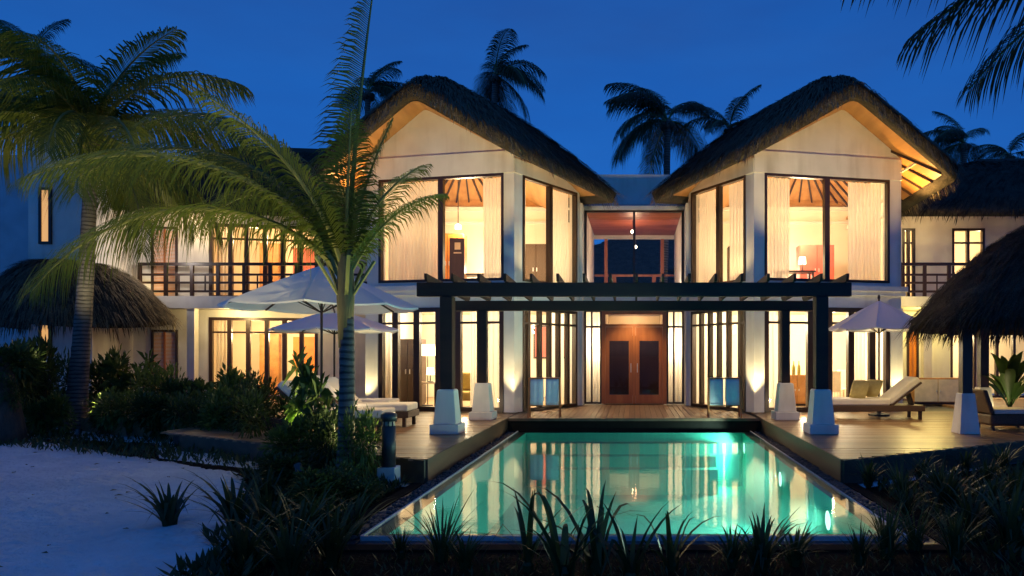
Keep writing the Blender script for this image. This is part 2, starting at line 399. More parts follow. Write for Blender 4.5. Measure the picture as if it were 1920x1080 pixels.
# ------------------------------------------------------------------ thatched roofs
def dens(keys, per=.16):
    """closed polyline of (eave, ridge) pairs, resampled"""
    out = []
    for i, (e, r) in enumerate(keys):
        e2, r2 = keys[(i + 1) % len(keys)]
        k = max(2, int((Vector(e2) - Vector(e)).length / per))
        for j in range(k):
            t = j / k
            out.append((Vector(e).lerp(Vector(e2), t), Vector(r).lerp(Vector(r2), t)))
    for _ in range(3):      # soften the corners
        n = len(out)
        out = [((out[i - 1][0] + out[i][0] * 2 + out[(i + 1) % n][0]) / 4, (out[i - 1][1] + out[i][1] * 2 + out[(i + 1) % n][1]) / 4) for i in range(n)]
    return out
def thatch_roof(parent, loop, bulge, thick=.3, straw=4000, fringe=3, flen=.38, soffit='honey_timber', nv=12, rafters=None, name='thatch_roof', drop=0.0, straw_m='straw', rim_m=None):
    n = len(loop)
    def pos(i, v):
        i0 = int(i) % n; i1 = (i0 + 1) % n; f = i - int(i)
        e = loop[i0][0].lerp(loop[i1][0], f); r = loop[i0][1].lerp(loop[i1][1], f)
        p = e.lerp(r, v); b = bulge(loop[i0][0]) if callable(bulge) else bulge
        p.z += b * math.sin(math.pi * min(1, v * 1.0)) * (1 - .25 * v)
        return p
    def low_pos(i, v):      # the boarded underside: straight, and lower than the bulging thatch
        e, r = loop[int(i) % n]
        p = e.lerp(r, v); p.z -= thick - .004 + drop * v
        return p
    mb = MB(); cz = [(0, .05), (.09, .0)]; steps = []      # layered courses: every course ends in a small step
    nc = 9
    for c in range(nc): steps += [(c / nc, .055), ((c + .97) / nc, .0)]
    steps.append((1.0, .03)); nv2 = len(steps) - 1
    vs = [pos(i, v) + Vector((0, 0, (dz if 0 < j < nv2 else 0) + .03 * mnoise.noise(Vector((loop[i][0].x * 1.3, loop[i][0].y * 1.3, v * 9))) * 2)) for j, (v, dz) in enumerate(steps) for i in range(n)]
    low = []
    for i in range(n):
        low.append(low_pos(i, .02) - Vector((0, 0, .004)))
    fs = [(j * n + i, j * n + (i + 1) % n, (j + 1) * n + (i + 1) % n, (j + 1) * n + i) for j in range(nv2) for i in range(n)]
    o = len(vs); vs += low
    fs += [(o + i, o + (i + 1) % n, (i + 1) % n, i) for i in range(n)]
    o2 = len(vs); vs += [low_pos(i, .115) - Vector((0, 0, .05)) for i in range(n)]; vs += [low_pos(i, .118) + Vector((0, 0, .05)) for i in range(n)]
    fs += [(o2 + i, o2 + (i + 1) % n, o + (i + 1) % n, o + i) for i in range(n)] + [(o2 + n + i, o2 + n + (i + 1) % n, o2 + (i + 1) % n, o2 + i) for i in range(n)]
    roof = mb.add(vs, fs).build(name, 'thatch', parent, True)
    und = MB(); uv = [low_pos(i, .10 + .90 * j / nv) for j in range(nv + 1) for i in range(n)]
    uf = [(j * n + i, (j + 1) * n + i, (j + 1) * n + (i + 1) % n, j * n + (i + 1) % n) for j in range(nv) for i in range(n)]
    und.add(uv, uf).build('soffit', soffit, roof, True)
    bvh = BVHTree.FromPolygons([Vector(q) for q in uv], uf)
    # straw lying down the slope and hanging from the eave
    rnd = random.Random(5); st = MB(); fr = MB()
    def strand(b, p, d, ln, w, lift):
        side = d.cross(Vector((0, 0, 1)));
        if side.length < 1e-4: return
        side = side.normalized() * w / 2; e = p + d * ln
        m1 = p + d * ln * .55 + Vector((0, 0, lift))
        b.add([p - side, p + side, m1 + side * .9, m1 - side * .9, e], [(0, 1, 2, 3), (3, 2, 4)])
    for _ in range(straw):
        i = rnd.random() * n; v = rnd.random() ** 1.2 * .97
        a = pos(i, v); b = pos(i, max(0, v - .06)); d = (b - a) if v > .06 else (a - pos(i, v + .06))
        d = d.normalized() + Vector((rnd.uniform(-.14, .14), rnd.uniform(-.14, .14), rnd.uniform(-.05, .05)))
        strand(st, a + Vector((0, 0, .04)), d, rnd.uniform(.25, .7), rnd.uniform(.012, .045), rnd.uniform(.01, .07))
    for i in range(n):
        for _ in range(fringe * 2):
            ii = i + rnd.random(); hz = rnd.random() ** .7
            a = pos(ii, .0) - Vector((0, 0, thick * hz * .92)); d = pos(ii, 0) - pos(ii, .06); d.normalize()
            d = (d * .75 + Vector((rnd.uniform(-.22, .22), rnd.uniform(-.22, .22), -.50 - .35 * rnd.random()))).normalized()
            strand(fr, a - d * .05, d, flen * rnd.uniform(.45, 1.15) * (1 + .9 * mnoise.noise(Vector((a.x * 2.2, a.y * 2.2, 5)))), rnd.uniform(.014, .03), .0)
    stuff(st.build('straw', straw_m, roof)); stuff(fr.build('fringe', rim_m or straw_m, roof))
    cap = MB()
    for i in range(n):
        a, b = i, (i + 1) % n
        cap.add([pos(a, .90) + Vector((0, 0, .09)), pos(b, .90) + Vector((0, 0, .09)), pos(b, 1.0) + Vector((0, 0, .13)), pos(a, 1.0) + Vector((0, 0, .13)), pos(a, .895) - Vector((0, 0, .02)), pos(b, .895) - Vector((0, 0, .02))], [(0, 1, 2, 3), (4, 5, 1, 0)])
    cap.build('ridge_cap', 'thatch', roof)
    if rafters:
        for i in rafters:
            pts = [low_pos(i, v) - Vector((0, 0, .04)) for v in (.12, .84)]
            r = MB()
            for a, b in zip(pts, pts[1:]): r.bar(a, b, .05, .06)
            r.build('rafter', 'dark_timber', roof)
    def under(p):
        h = bvh.ray_cast(Vector((p[0], p[1], 0)), Vector((0, 0, 1)))
        return h[0].z if h[0] is not None else 6.6
    return roof, under, n

# ------------------------------------------------------------------ ground, pool, deck
SAND, WATER = -.40, -.30
PX, PY0, PY1 = 2.82, 7.2, 16.9          # pool half width, near and far edge
g = MB()
def ring(mb, x0, x1, y0, y1, X0, X1, Y0, Y1, z):
    mb.add([(X0, Y0, z), (X1, Y0, z), (X1, Y1, z), (X0, Y1, z), (x0, y0, z), (x1, y0, z), (x1, y1, z), (x0, y1, z)],
           [(0, 1, 5, 4), (1, 2, 6, 5), (2, 3, 7, 6), (3, 0, 4, 7)])
ring(g, -3.2, 3.2, 6.7, 16.98, -1500, 1500, -400, 2500, SAND)
struct(g.build('ground', 'sand'))
# the sand court: a finely divided, trodden sheet over the ground
LEFT_BED = [(-3.65, 5.2), (-3.35, 4.6), (-3.35, 10.2), (-8.9, 13.0), (-10.5, 15.2), (-14.8, 16.2), (-17, 17.2), (-13, 15.2), (-10.2, 13.6), (-6.6, 11.4), (-5.0, 9.2), (-4.25, 7.4)]
def inside(poly, x, y):
    c = False
    for (x0, y0), (x1, y1) in zip(poly, poly[1:] + poly[:1]):
        if (y0 > y) != (y1 > y) and x < (x1 - x0) * (y - y0) / (y1 - y0) + x0: c = not c
    return c
sd = MB(); nx, ny = 170, 200; vs = []
for j in range(ny + 1):
    for i in range(nx + 1):
        x = -22 + 18 * i / nx; y = 3 + 21 * j / ny
        edge = min(1, i / 6, (nx - i) / 6, j / 6, (ny - j) / 6)
        h = .045 * mnoise.noise(Vector((x * .45, y * .45, 0))) + .03 * mnoise.noise(Vector((x * 1.6, y * 1.6, 3))) + .034 * mnoise.noise(Vector((x * 4.2, y * 4.2, 7)))
        z = SAND + .006 + edge * (.05 + h)
        if inside(LEFT_BED, x, y): z = SAND + .004
        vs.append((x, y, z))
sd.add(vs, [(j * (nx + 1) + i, j * (nx + 1) + i + 1, (j + 1) * (nx + 1) + i + 1, (j + 1) * (nx + 1) + i) for j in range(ny) for i in range(nx)])
struct(sd.build('sand', 'sand', None, True))
# planting beds
def bed(poly, z=SAND + .06):
    struct(MB().prism(poly, SAND - .05, z).build('planting_bed', 'soil'))
bed(LEFT_BED, SAND + .03)
bed([(-3.3, 3.6), (3.4, 3.6), (3.4, 6.78), (-3.3, 6.78)], SAND + .05)
bed([(3.35, 4.2), (4.1, 5.0), (4.5, 7.9), (6.8, 9.6), (8.6, 12.6), (7.3, 12.7), (3.35, 10.1)], SAND + .03)

pool = thing('swimming_pool', 'turquoise lit swimming pool with overflow edge in front of the house', 'pool')
pb = MB(); IN, BOT = .20, -1.62
ix, iy0, iy1 = PX - IN, PY0 + IN, PY1 - .12
pb.add([(-ix, iy0, BOT), (ix, iy0, BOT), (ix, iy1, BOT), (-ix, iy1, BOT), (-ix, iy0, WATER - .03), (ix, iy0, WATER - .03), (ix, iy1, WATER - .03), (-ix, iy1, WATER - .03)],
       [(0, 1, 2, 3), (0, 4, 5, 1), (1, 5, 6, 2), (2, 6, 7, 3), (3, 7, 4, 0)])
pb.build('basin', 'pool_plaster', pool)
for k, (d0, zz) in enumerate(((.0, -.55), (.35, -.80), (.70, -1.05))):    # the steps under the far end
    MB().box(-1.9 if k else -2.0, 1.9 if k else 2.0, iy1 - .35 - d0, iy1 - .002 - d0, BOT + .002, zz).build('step', 'pool_plaster', pool)
cp = MB(); ring(cp, -ix, ix, iy0, iy1, -PX, PX, PY0, PY1, WATER - .03); cp.build('overflow_edge', 'stone_dark', pool)
for sx in (-1, 1): MB().box(*sorted((sx * PX, sx * (PX + .025))), PY0, PY1 - .01, -.5, WATER + .004).build('edge_trim', 'concrete', pool)
MB().box(-PX, PX, PY0 - .025, PY0 - .001, -.5, WATER + .004).build('edge_trim', 'concrete', pool)
w = MB(); w.add([(-PX, PY0, WATER), (PX, PY0, WATER), (PX, PY1 - .004, WATER), (-PX, PY1 - .004, WATER)], [(0, 1, 2, 3)]); w.build('water_surface', 'water', pool)
ch = MB()
for sx in (-1, 1): ch.box(*(sorted((sx * (PX + .027), sx * 3.12))), PY0 - .2, PY1, -.62, WATER - .045)
ch.box(-PX, PX, PY0 - .2, PY0 - .027, -.62, WATER - .045)
ch.build('drain_channel', 'stone_dark', pool)
for sx in (-1, 1):
    MB().box(*(sorted((sx * 3.12, sx * 3.30))), PY0 - .4, 10.3, -.62, WATER - .03).build('kerb', 'stone_black', pool)
MB().box(-3.12, 3.12, PY0 - .4, PY0 - .202, -.62, WATER - .03).build('kerb', 'stone_black', pool)
rk = random.Random(3)
for sx in (-1, 1):          # loose pebbles in the channel
    pm = MB()
    for _ in range(500):
        x = sx * rk.uniform(PX + .08, 3.06); y = rk.uniform(PY0, PY1); r = rk.uniform(.02, .045)
        pm.lathe([(r * .6, -r * .5), (r, 0), (r * .6, r * .5)], (x, y, WATER - .045 + r * .4), 5)
    stuff(pm.build('pebbles', 'pebble', pool))
m, n, l, p = mat('pool_water_body')
n.remove(p); vsc = n.new('ShaderNodeVolumeScatter'); vsc.inputs['Color'].default_value = (.25, 1, .85, 1); vsc.inputs['Density'].default_value = .04; vsc.inputs['Anisotropy'].default_value = .2
l.new(vsc.outputs[0], n['Material Output'].inputs['Volume'])
MB().box(-ix + .004, ix - .004, iy0 + .004, iy1 - .004, BOT + .004, WATER - .012).build('water_body', 'pool_water_body', pool)
POOL_LIGHTS = [16.2, 12.2, 9.2]
for y in POOL_LIGHTS:
    MB().add([(ix - .05 + .05 * 0, y + .13 * math.cos(t * math.pi / 8), -.62 + .13 * math.sin(t * math.pi / 8)) for t in range(16)], [tuple(range(16))]).build('pool_lamp', 'pool_lens', pool)
    lamp('pool_light', (ix - .12, y, -.62), 380, (.70, 1.0, .80), .1, 'SPOT', (ix - 3, y, -.95), 165, .5)

deck = struct(link('deck', None))
PITCH = .142
def outer(y):     # how far out the deck runs at this depth: its front edge is cut on the skew
    return min(9.6, 3.16 + (y - 10.35) * 1.75)
pk = {}
def plank(x0, x1, y0, y1, m):
    ln, wd = round(x1 - x0, 3), round(y1 - y0, 3); key = (ln, wd, m)
    if key not in pk:
        pk[key] = MB().box(0, ln, 0, wd, -.032, 0).mesh('plank', m)
    link('plank', pk[key], deck, (x0, y0, random.uniform(-.002, .002)))
y = 10.5
while y < 18.9:
    for sx in (-1, 1):
        a, b = 3.14, outer(y)
        if b - a > .2:
            x0, x1 = (a, b) if sx > 0 else (-b, -a)
            plank(x0, x1, y, y + PITCH - .013, 'deck_timber')
    y += PITCH
x = -3.10
while x < 3.0:
    plank(x, x + PITCH - .013, 16.98, 21.5, 'deck_timber_lengthways'); x += PITCH
for sx in (-1, 1):
    f = MB()
    f.box(*sorted((sx * 3.10, sx * 3.135)), 10.42, 16.96, -.36, .004); f.build('fascia_board', 'fascia_timber', deck)
    f = MB(); f.bar((sx * 3.14, 10.40, -.19), (sx * 9.0, 10.40 + 5.86 / 1.75, -.19), .03, .36); f.build('fascia_board', 'fascia_timber', deck)
MB().box(-3.08, 3.08, 16.94, 16.965, -.06, .004).build('fascia_board', 'fascia_timber', deck)
MB().box(-3.08, 3.08, 16.97, 17.2, -.62, -.045).build('plinth_wall', 'stone_black', deck)
# joist ground under the planks, so that no sand shows between them
sub = MB()
for sx in (-1, 1): sub.prism([(sx * 3.14, 10.6), (sx * 9.0, 13.95), (sx * 9.5, 14.3), (sx * 9.5, 24), (sx * 3.14, 24)], SAND + .1, -.05)
sub.box(-3.13, 3.13, 17.21, 24, SAND + .1, -.05)
sub.build('joists', 'stone_dark', deck)
# terrace floor by the side blocks
for sx in (-1, 1):
    struct(MB().prism([(sx * 9.62, 15.2), (sx * 15.5, 18.2), (sx * 15.5, 26), (sx * 9.62, 26)], SAND - .02, -.004).build('terrace', 'deck_timber'))

# ------------------------------------------------------------------ house: the two gabled pavilions
GR = .02; SILL, HEAD, BAND = 3.54, 6.40, 6.98
def gabled_pavilion(s, where):
    side = 'left' if s < 0 else 'right'
    t = thing('gabled_pavilion', 'white thatched gabled pavilion with tall corner windows, ' + ('behind the two left parasols' if s < 0 else 'behind the olive-pillowed lounger'), 'building', 'gabled pavilions of the house')
    m2 = lambda p: (s * p[0], p[1])
    C0, C1, C2 = m2((1.64, 20.9)), m2((3.18, 18.4)), m2((7.44, 19.32))
    C3, C4 = m2((8.0, 25.2)), m2((1.64, 25.2))
    out = (s * .2, -1)
    PF, LF, ufF = face(C1, C2, (0, -1))
    PI, LI, ufI = face(C1, C0, (-s, -.3))
    # the roof first: the walls run up to its underside
    X = lambda p: (s * p[0], p[1], p[2])
    A, B, Pk, E, Fo, G = X((.42, 20.2, 6.22)), X((3.1, 17.75, 7.06)), X((5.66, 17.6, 8.50)), X((8.45, 17.9, 6.36)), X((8.75, 26.2, 6.3)), X((2.3, 26.2, 6.5))
    r1, r2 = X((6.0, 20.6, 9.50)), X((5.6, 20.4, 9.50))
    rb = X((5.8, 23.6, 9.45))
    keys = [(A, r2), (B, r2), (Pk, X((5.8, 20.2, 9.52))), (E, r1), (Fo, rb), (G, rb), (X((1.85, 22.0, 6.55)), X((5.6, 21.4, 9.5)))]
    loop = dens(keys, .14)
    def bul(e): return .12 if abs(abs(e.x) - 5.66) < .8 and e.y < 19 else (.22 if e.y < 18.2 and abs(e.x) > 6.4 else .42)
    # smooth the bulge along the eave
    bl = [bul(e) for e, _ in loop]
    for _ in range(10): bl = [(bl[i - 1] + bl[i] + bl[(i + 1) % len(bl)]) / 3 for i in range(len(bl))]
    bd = {(round(e.x, 4), round(e.y, 4)): b for (e, _), b in zip(loop, bl)}
    nn = len(loop)
    raf = [i for i, (e, _) in enumerate(loop) if i % 6 == 0 and not (abs(e.x) < 2.6 or e.y < 17.85 or (abs(e.x) < 8 and e.y < 19))]
    roof, under, n = thatch_roof(t, loop, lambda e: bd.get((round(e.x, 4), round(e.y, 4)), .3), .30, 14000, 5, .28, rafters=raf, drop=.85, rim_m='straw_rim_lit')
    top = lambda p: under(p) + .12
    # front-outer face
    wl0, wl1 = .30, LF - .36
    for (u0, u1) in ((0.0, wl0), (wl1, LF)):
        wall(PF, u0, u1, GR, HEAD, 'pillar', 'plaster', t, -.32, .0)
    wall(PF, wl0, wl1, 2.84, SILL, 'spandrel', 'plaster', t, -.3, -.004)
    wall(PF, 0, LF, HEAD, BAND, 'lintel_band', 'plaster', t, -.30, .03)
    wall(PF, .03, LF - .03, BAND, 0, 'gable_wall', 'plaster', t, -.24, -.05, top)
    wall(PF, -.12, LF + .14, 3.30, 3.44, 'string_course', 'plaster', t, 0.0, .12)
    wall(PF, -.10, LF + .10, 3.18, 3.30, 'string_course', 'plaster', t, 0.0, .07)
    # inner face
    wi0, wi1 = .34, LI - .14
    for (u0, u1) in ((0.0, wi0), (wi1, LI)):
        wall(PI, u0, u1, GR, HEAD, 'pillar', 'plaster', t, -.28, -.006)
    wall(PI, wi0, wi1, 2.84, SILL, 'spandrel', 'plaster', t, -.3, -.010)
    wall(PI, 0, LI, HEAD, BAND - .2, 'lintel_band', 'plaster', t, -.30, .024)
    wall(PI, .03, LI, BAND - .2, 0, 'gable_wall', 'plaster', t, -.24, -.03, top)
    # back and side walls
    PO, LO, _ = face(C2, C3, (s, 0)); PB, LB, _ = face(C3, C4, (0, 1)); PN, LN, _ = face(C0, C4, (-s, 0))
    wall(PO, .02, LO, GR, 6.2, 'side_wall', 'inner_wall', t, -.2, -.01); wall(PO, .02, LO, 6.2, 0, 'side_wall', 'inner_wall', t, -.2, -.02, lambda p: under(p) + .1)
    wall(PB, 0, LB, GR, 6.9, 'back_wall', 'inner_wall', t, -.2, -.012); wall(PB, 0, LB, 6.9, 0, 'back_wall', 'honey_timber', t, -.2, -.03, lambda p: under(p) + .1)
    wall(PN, .1, LN, GR, 6.15, 'side_wall', 'inner_wall', t, -.2, -.016); wall(PN, .1, LN, 6.15, 0, 'side_wall', 'inner_wall', t, -.2, -.02, lambda p: under(p) + .1)
    for PP, LL, zc in ((PB, LB, 6.72), (PO, LO, 6.05)):
        wall(PP, .25, LL - .25, zc, zc + .12, 'cornice', 'cornice', t, -.34, -.202); wall(PP, .25, LL - .25, zc - .45, zc - .38, 'cornice', 'cornice', t, -.26, -.203)
    poly = [(p[0] * 1.0, p[1]) for p in (C1, C2, C3, C4, C0)]
    cx = sum(p[0] for p in poly) / 5; cyy = sum(p[1] for p in poly) / 5
    shr = [(cx + (p[0] - cx) * .955, cyy + (p[1] - cyy) * .955) for p in poly]
    MB().prism(shr, 2.98, 3.46).build('floor_slab', 'inner_wall', t)
    MB().prism(shr, -.03, GR - .002).build('floor_slab', 'deck_timber', t)
    # upper windows
    uw = glazing(PF, wl0, wl1, SILL, HEAD, t, mull=[ufF(1551 if s > 0 else 826)], fw=.07, mw=.15)
    ui = glazing(PI, wi0, wi1, SILL, HEAD, t, mull=[ufI(1346 if s > 0 else 1033)], fw=.07, mw=.15)
    # ground floor glazing
    if s > 0: cols = [1427, 1468, 1520, 1555, 1596, 1636, 1668]
    else: cols = [942, 900, 858, 822, 781, 741, 705]
    wall(PF, LF - .36, LF + .02, GR, 2.84, 'pillar', 'plaster', t, -.34, .05)
    glazing(PF, wl0, wl1, GR, 2.84, t, mull=[ufF(c) for c in cols[1:-1]], trans=[2.42], fw=.12, mw=.18, name='glazed_door')
    ic = [1386, 1364, 1346, 1329, 1313] if s > 0 else [992, 1014, 1032, 1049, 1066]
    glazing(PI, wi0, wi1, GR, 2.84, t, mull=[ufI(c) for c in ic], trans=[2.42], fw=.08, mw=.10, name='glazed_door')
    # strut from the wall corner to the eave
    a = Vector(PF(LF - .05, .06, 6.62)); MB().bar(a, (s * 8.02, 18.35, 6.98), .05, .05).build('bracket', 'ivory', t)
    return dict(t=t, PF=PF, LF=LF, PI=PI, LI=LI, PB=PB, LB=LB, ufF=ufF, ufI=ufI, wl=(wl0, wl1), wi=(wi0, wi1), under=under)
WL = gabled_pavilion(-1, 'left'); WR = gabled_pavilion(1, 'right')

# --- link between the pavilions
lk = thing('entrance_link', 'glazed entrance link with wooden double door between the two gabled pavilions', 'building')
LKY = 21.6
PL, LL, ufL = face((-1.56, LKY), (1.56, LKY), (0, -1))
UL = lambda x: x + 1.56
for sx in (-1, 1):
    MB().box(*sorted((sx * 1.56, sx * 1.64)), LKY - .72, LKY + .1, GR, 6.12).build('pillar', 'plaster', lk)
    MB().box(*sorted((sx * 1.50, sx * 1.55)), LKY + .1, 25.9, 3.5, 6.02).build('side_wall', 'plaster', lk)
MB().box(-1.55, 1.55, LKY + .05, 26.4, 3.0, 3.46).build('floor_slab', 'plaster', lk)
MB().box(-1.56, 1.56, LKY - .06, LKY + .12, 2.95, 3.54).build('spandrel', 'plaster', lk)
MB().box(-1.9, 1.9, LKY + .3, 26.2, 6.16, 6.3).build('roof_slab', 'concrete', lk)
MB().box(-2.4, 2.4, 22.6, 22.8, 6.3, 7.42).build('parapet', 'plaster', lk)
MB().box(-1.56, 1.56, LKY - .08, LKY + .16, 6.05, 6.17).build('lintel', 'cornice', lk)
yb = LKY + .2
while yb < 25.9:
    MB().box(-1.49, 1.49, yb, yb + .34, 6.0, 6.04).build('ceiling_board', 'ceiling_timber', lk); yb += .36
glazing(PL, .03, LL - .03, SILL, 6.04, lk, mull=[1.56], fw=.05, mw=.07)
MB().box(-1.5, 1.5, 25.9, 26.0, 5.86, 6.0).build('lintel', 'cornice', lk)
for x in (-1.05, 1.05): MB().box(x - .06, x + .06, 25.9, 26.02, 3.46, 5.86).build('post', 'red_timber', lk)
rl = MB().box(-1.5, 1.5, 26.1, 26.16, 4.48, 4.56).build('balcony_rail', 'red_timber', lk)
for zz in (3.62, 4.05): MB().box(-1.5, 1.5, 26.115, 26.145, zz, zz + .05).build('rail', 'red_timber', rl)
for x in (-.75, .75): MB().box(x - .07, x + .07, 26.09, 26.17, 3.46, 4.48).build('baluster', 'red_timber', rl)
# ground floor: double door and side lights
DW = .95
frm = MB()
for x in (-DW, DW): frm.box(x - .06, x + .06, LKY - .06, LKY + .10, GR, 2.93)
frm.box(-DW + .06, DW - .06, LKY - .058, LKY + .098, 2.80, 2.93); frm.box(-DW + .06, DW - .06, LKY - .05, LKY + .09, 2.42, 2.50)
dr = frm.build('door_frame', 'red_timber', lk)
MB().box(-.045, .045, LKY - .055, LKY + .095, GR, 2.42).build('meeting_post', 'red_timber', dr)
for sx in (-1, 1):
    x0, x1 = sorted((sx * .05, sx * (DW - .065)))
    d = MB(); st = .115
    d.box(x0, x0 + st, LKY - .03, LKY + .03, GR + .02, 2.41); d.box(x1 - st, x1, LKY - .03, LKY + .03, GR + .02, 2.41)
    d.box(x0 + st, x1 - st, LKY - .028, LKY + .028, GR + .02, .30); d.box(x0 + st, x1 - st, LKY - .028, LKY + .028, 1.98, 2.16); d.box(x0 + st, x1 - st, LKY - .028, LKY + .028, 2.33, 2.41)
    do = d.build('door', 'red_timber', lk)
    MB().add([(x0 + st, LKY, .30), (x1 - st, LKY, .30), (x1 - st, LKY, 1.98), (x0 + st, LKY, 1.98)], [(0, 1, 2, 3)]).build('pane', 'glass', do)
    MB().box(x0 + st, x1 - st, LKY - .012, LKY + .012, 2.16, 2.33).build('panel', 'red_timber', do)
    MB().add([(x0, LKY, 2.5), (x1, LKY, 2.5), (x1, LKY, 2.8), (x0, LKY, 2.8)], [(0, 1, 2, 3)]).build('transom_pane', 'glass', dr)
    hx = sx * .10; MB().tube([(hx, LKY - .09, 1.0), (hx, LKY - .09, 1.28)], .014, 8).build('handle', 'metal_bright', do)
    a, b = sorted((sx * (DW + .065), sx * 1.545))
    PS, _, _ = face((a, LKY), (b, LKY), (0, -1))
    glazing(PS, 0, b - a, GR, 2.93, lk, mull=[(b - a) * .42], trans=[2.42], fw=.05, mw=.05, name='side_light')
    MB().box(*sorted((sx * (DW - .02), sx * (DW + .02))), LKY + .12, LKY + 1.3, GR, 2.94).build('light_baffle', 'inner_wall', lk)  # added baffles that keep the side-light lamps out of the hall
    MB().box(*sorted((sx * (DW + .03), sx * 1.62)), LKY + 1.2, LKY + 1.3, GR, 2.94).build('light_baffle', 'inner_wall', lk)
    curtain(PS, .03, b - a - .03, .06, 2.90, -.28, 'white curtain behind the side light to the %s of the entrance door' % ('left' if sx < 0 else 'right'), 'drape', 4, amp=.03)
    lamp('niche_lamp', (sx * 1.27, LKY + .75, 1.9), 170, (1, .86, .66), .1)
MB().box(-.93, .93, LKY + .13, LKY + 4.2, GR - .03, GR).build('hall_floor', 'deck_timber', lk)
for sx in (-1, 1): MB().box(*sorted((sx * .96, sx * 1.5)), LKY + 1.32, LKY + 4.2, GR, 2.98).build('hall_wall', 'inner_wall', lk)
MB().box(-.95, .95, LKY + 4.21, LKY + 4.3, GR, 2.25).build('hall_wall', 'dark_timber', lk)  # dark lower part makes the door panes read as unlit
MB().box(-.95, .95, LKY + 4.21, LKY + 4.3, 2.251, 2.98).build('hall_wall', 'inner_wall', lk)  # pale upper strip stands in for light behind the transom
# the two small bulbs hanging in the link
for k, (x, yy, zz) in enumerate(((-.06, 23.0, 5.62), (.05, 24.2, 5.30))):
    p = thing('pendant_lamp', ('higher' if k == 0 else 'lower') + ' of the two small bright pendant bulbs in the upper link', 'lamp', 'pendant bulbs', (x, yy, zz))
    MB().tube([(0, 0, .05), (0, 0, 6.0 - zz)], .006, 5).build('cord', 'metal_dark', p)
    MB().lathe([(.01, -.05), (.045, -.02), (.05, .02), (.02, .06)], (0, 0, 0), 10).build('bulb', 'bulb', p, True)
lamp('link_lamp', (0, 23.4, 5.3), 45, (1, .62, .34), .1)
lamp('porch_or_fill_lamp', (0, LKY - .9, 2.85), 110, (1, .70, .36), .08, 'SPOT', (0, LKY + .1, 1.0), 100, .8)  # downlight added to brighten the face of the door
lamp('hall_lamp', (0, LKY + 3.4, 2.80), 30, (1, .6, .3), .1)
for sx in (-1, 1): lamp('link_wall_washer', (sx * 1.1, LKY + .9, 3.62), 22, (1, .85, .65), .08)

# ------------------------------------------------------------------ rooms of the pavilions
def room_lamps():
    for s in (-1, 1):
        lamp('upper_room_lamp', (s * 5.4, 22.3, 5.6), 370 if s < 0 else 340, (1, .74, .40), .25)
        lamp('upper_room_lamp', (s * 3.4, 21.6, 4.5), 130, (1, .76, .42), .18)
        lamp('upper_desk_lamp', (s * 4.9, 23.9, 4.4), 120, (1, .85, .6), .12)
        lamp('ground_room_lamp', (s * 3.6, 21.4, 2.5), 500 if s < 0 else 640, (1, .84, .55), .2)
        lamp('ground_room_lamp', (s * 6.0, 21.6, 2.5), 500 if s < 0 else 640, (1, .84, .53), .2)
room_lamps()
# upper curtains
PF, uf = WL['PF'], WL['ufF']
a, b = WL['wl']
mu = uf(826)
curtain(PF, mu + .12, b - .1, SILL + .04, HEAD - .04, -.30, 'wide sheer curtain filling the outer pane of the left gabled window', folds=17)
curtain(PF, a + .08, a + .72, SILL + .04, HEAD - .04, -.30, 'narrow sheer curtain beside the corner pillar in the left gabled window', folds=6)
PF2, uf2 = WR['PF'], WR['ufF']; a2, b2 = WR['wl']; mu2 = uf2(1551)
curtain(PF2, a2 + .08, a2 + .85, SILL + .04, HEAD - .04, -.30, 'gathered sheer curtain beside the corner pillar in the right gabled window', folds=8)
curtain(PF2, b2 - 1.1, b2 - .08, SILL + .04, HEAD - .04, -.30, 'sheer curtain at the outer end of the right gabled window', folds=9)
PI2 = WR['PI']; i0, i1 = WR['wi']
curtain(PI2, i0 + .06, i0 + 1.0, SILL + .04, HEAD - .04, -.26, 'sheer curtain in the slanting inner window of the right pavilion near its corner', folds=7)
curtain(PI2, i1 - .85, i1 - .06, SILL + .04, HEAD - .04, -.26, 'sheer curtain in the slanting inner window of the right pavilion beside the link', folds=7)
PI1 = WL['PI']
curtain(PI1, i0 + .06, i0 + .40, SILL + .04, HEAD - .04, -.26, 'slim sheer curtain in the slanting inner window of the left pavilion near its corner', folds=3)
curtain(PI1, i1 - 1.0, i1 - .06, SILL + .04, HEAD - .04, -.26, 'sheer curtain in the slanting inner window of the left pavilion beside the link', folds=8)
# ground curtains
def gcurt(W, pxa, pxb, label, inner=False, m='sheer', w=-.32, folds=None):
    P = W['PI'] if inner else W['PF']; u = W['ufI'] if inner else W['ufF']
    ua, ub = sorted((u(pxa), u(pxb)))
    curtain(P, ua, ub, .05, 2.80, w, label, m, folds)
gcurt(WR, 1431, 1464, 'bright sheer curtain in the ground floor pane right of the right corner pillar')
gcurt(WR, 1600, 1634, 'bright sheer curtain in the ground floor pane behind the right parasol pole')
gcurt(WR, 1640, 1664, 'narrow sheer curtain in the last ground floor pane of the right pavilion')
gcurt(WR, 1528, 1556, 'narrow sheer curtain hanging behind the front right pergola post')
gcurt(WR, 1366, 1396, 'sheer curtain behind the right towel rack, next to the corner pillar', True)
gcurt(WR, 1303, 1345, 'pale sheer curtain in the slanting ground floor window right of the entrance', True)
gcurt(WL, 903, 939, 'sheer curtain in the ground floor pane left of the left corner pillar')
gcurt(WL, 709, 738, 'sheer curtain in the outermost ground floor pane of the left pavilion')
gcurt(WL, 984, 998, 'slim sheer curtain beside the left corner pillar, behind the left towel rack', True)
gcurt(WL, 1050, 1074, 'sheer curtain in the slanting ground floor window left of the entrance', True)
gcurt(WL, 866, 884, 'thin bright curtain behind the left pergola posts', False, 'sheer', -.5)

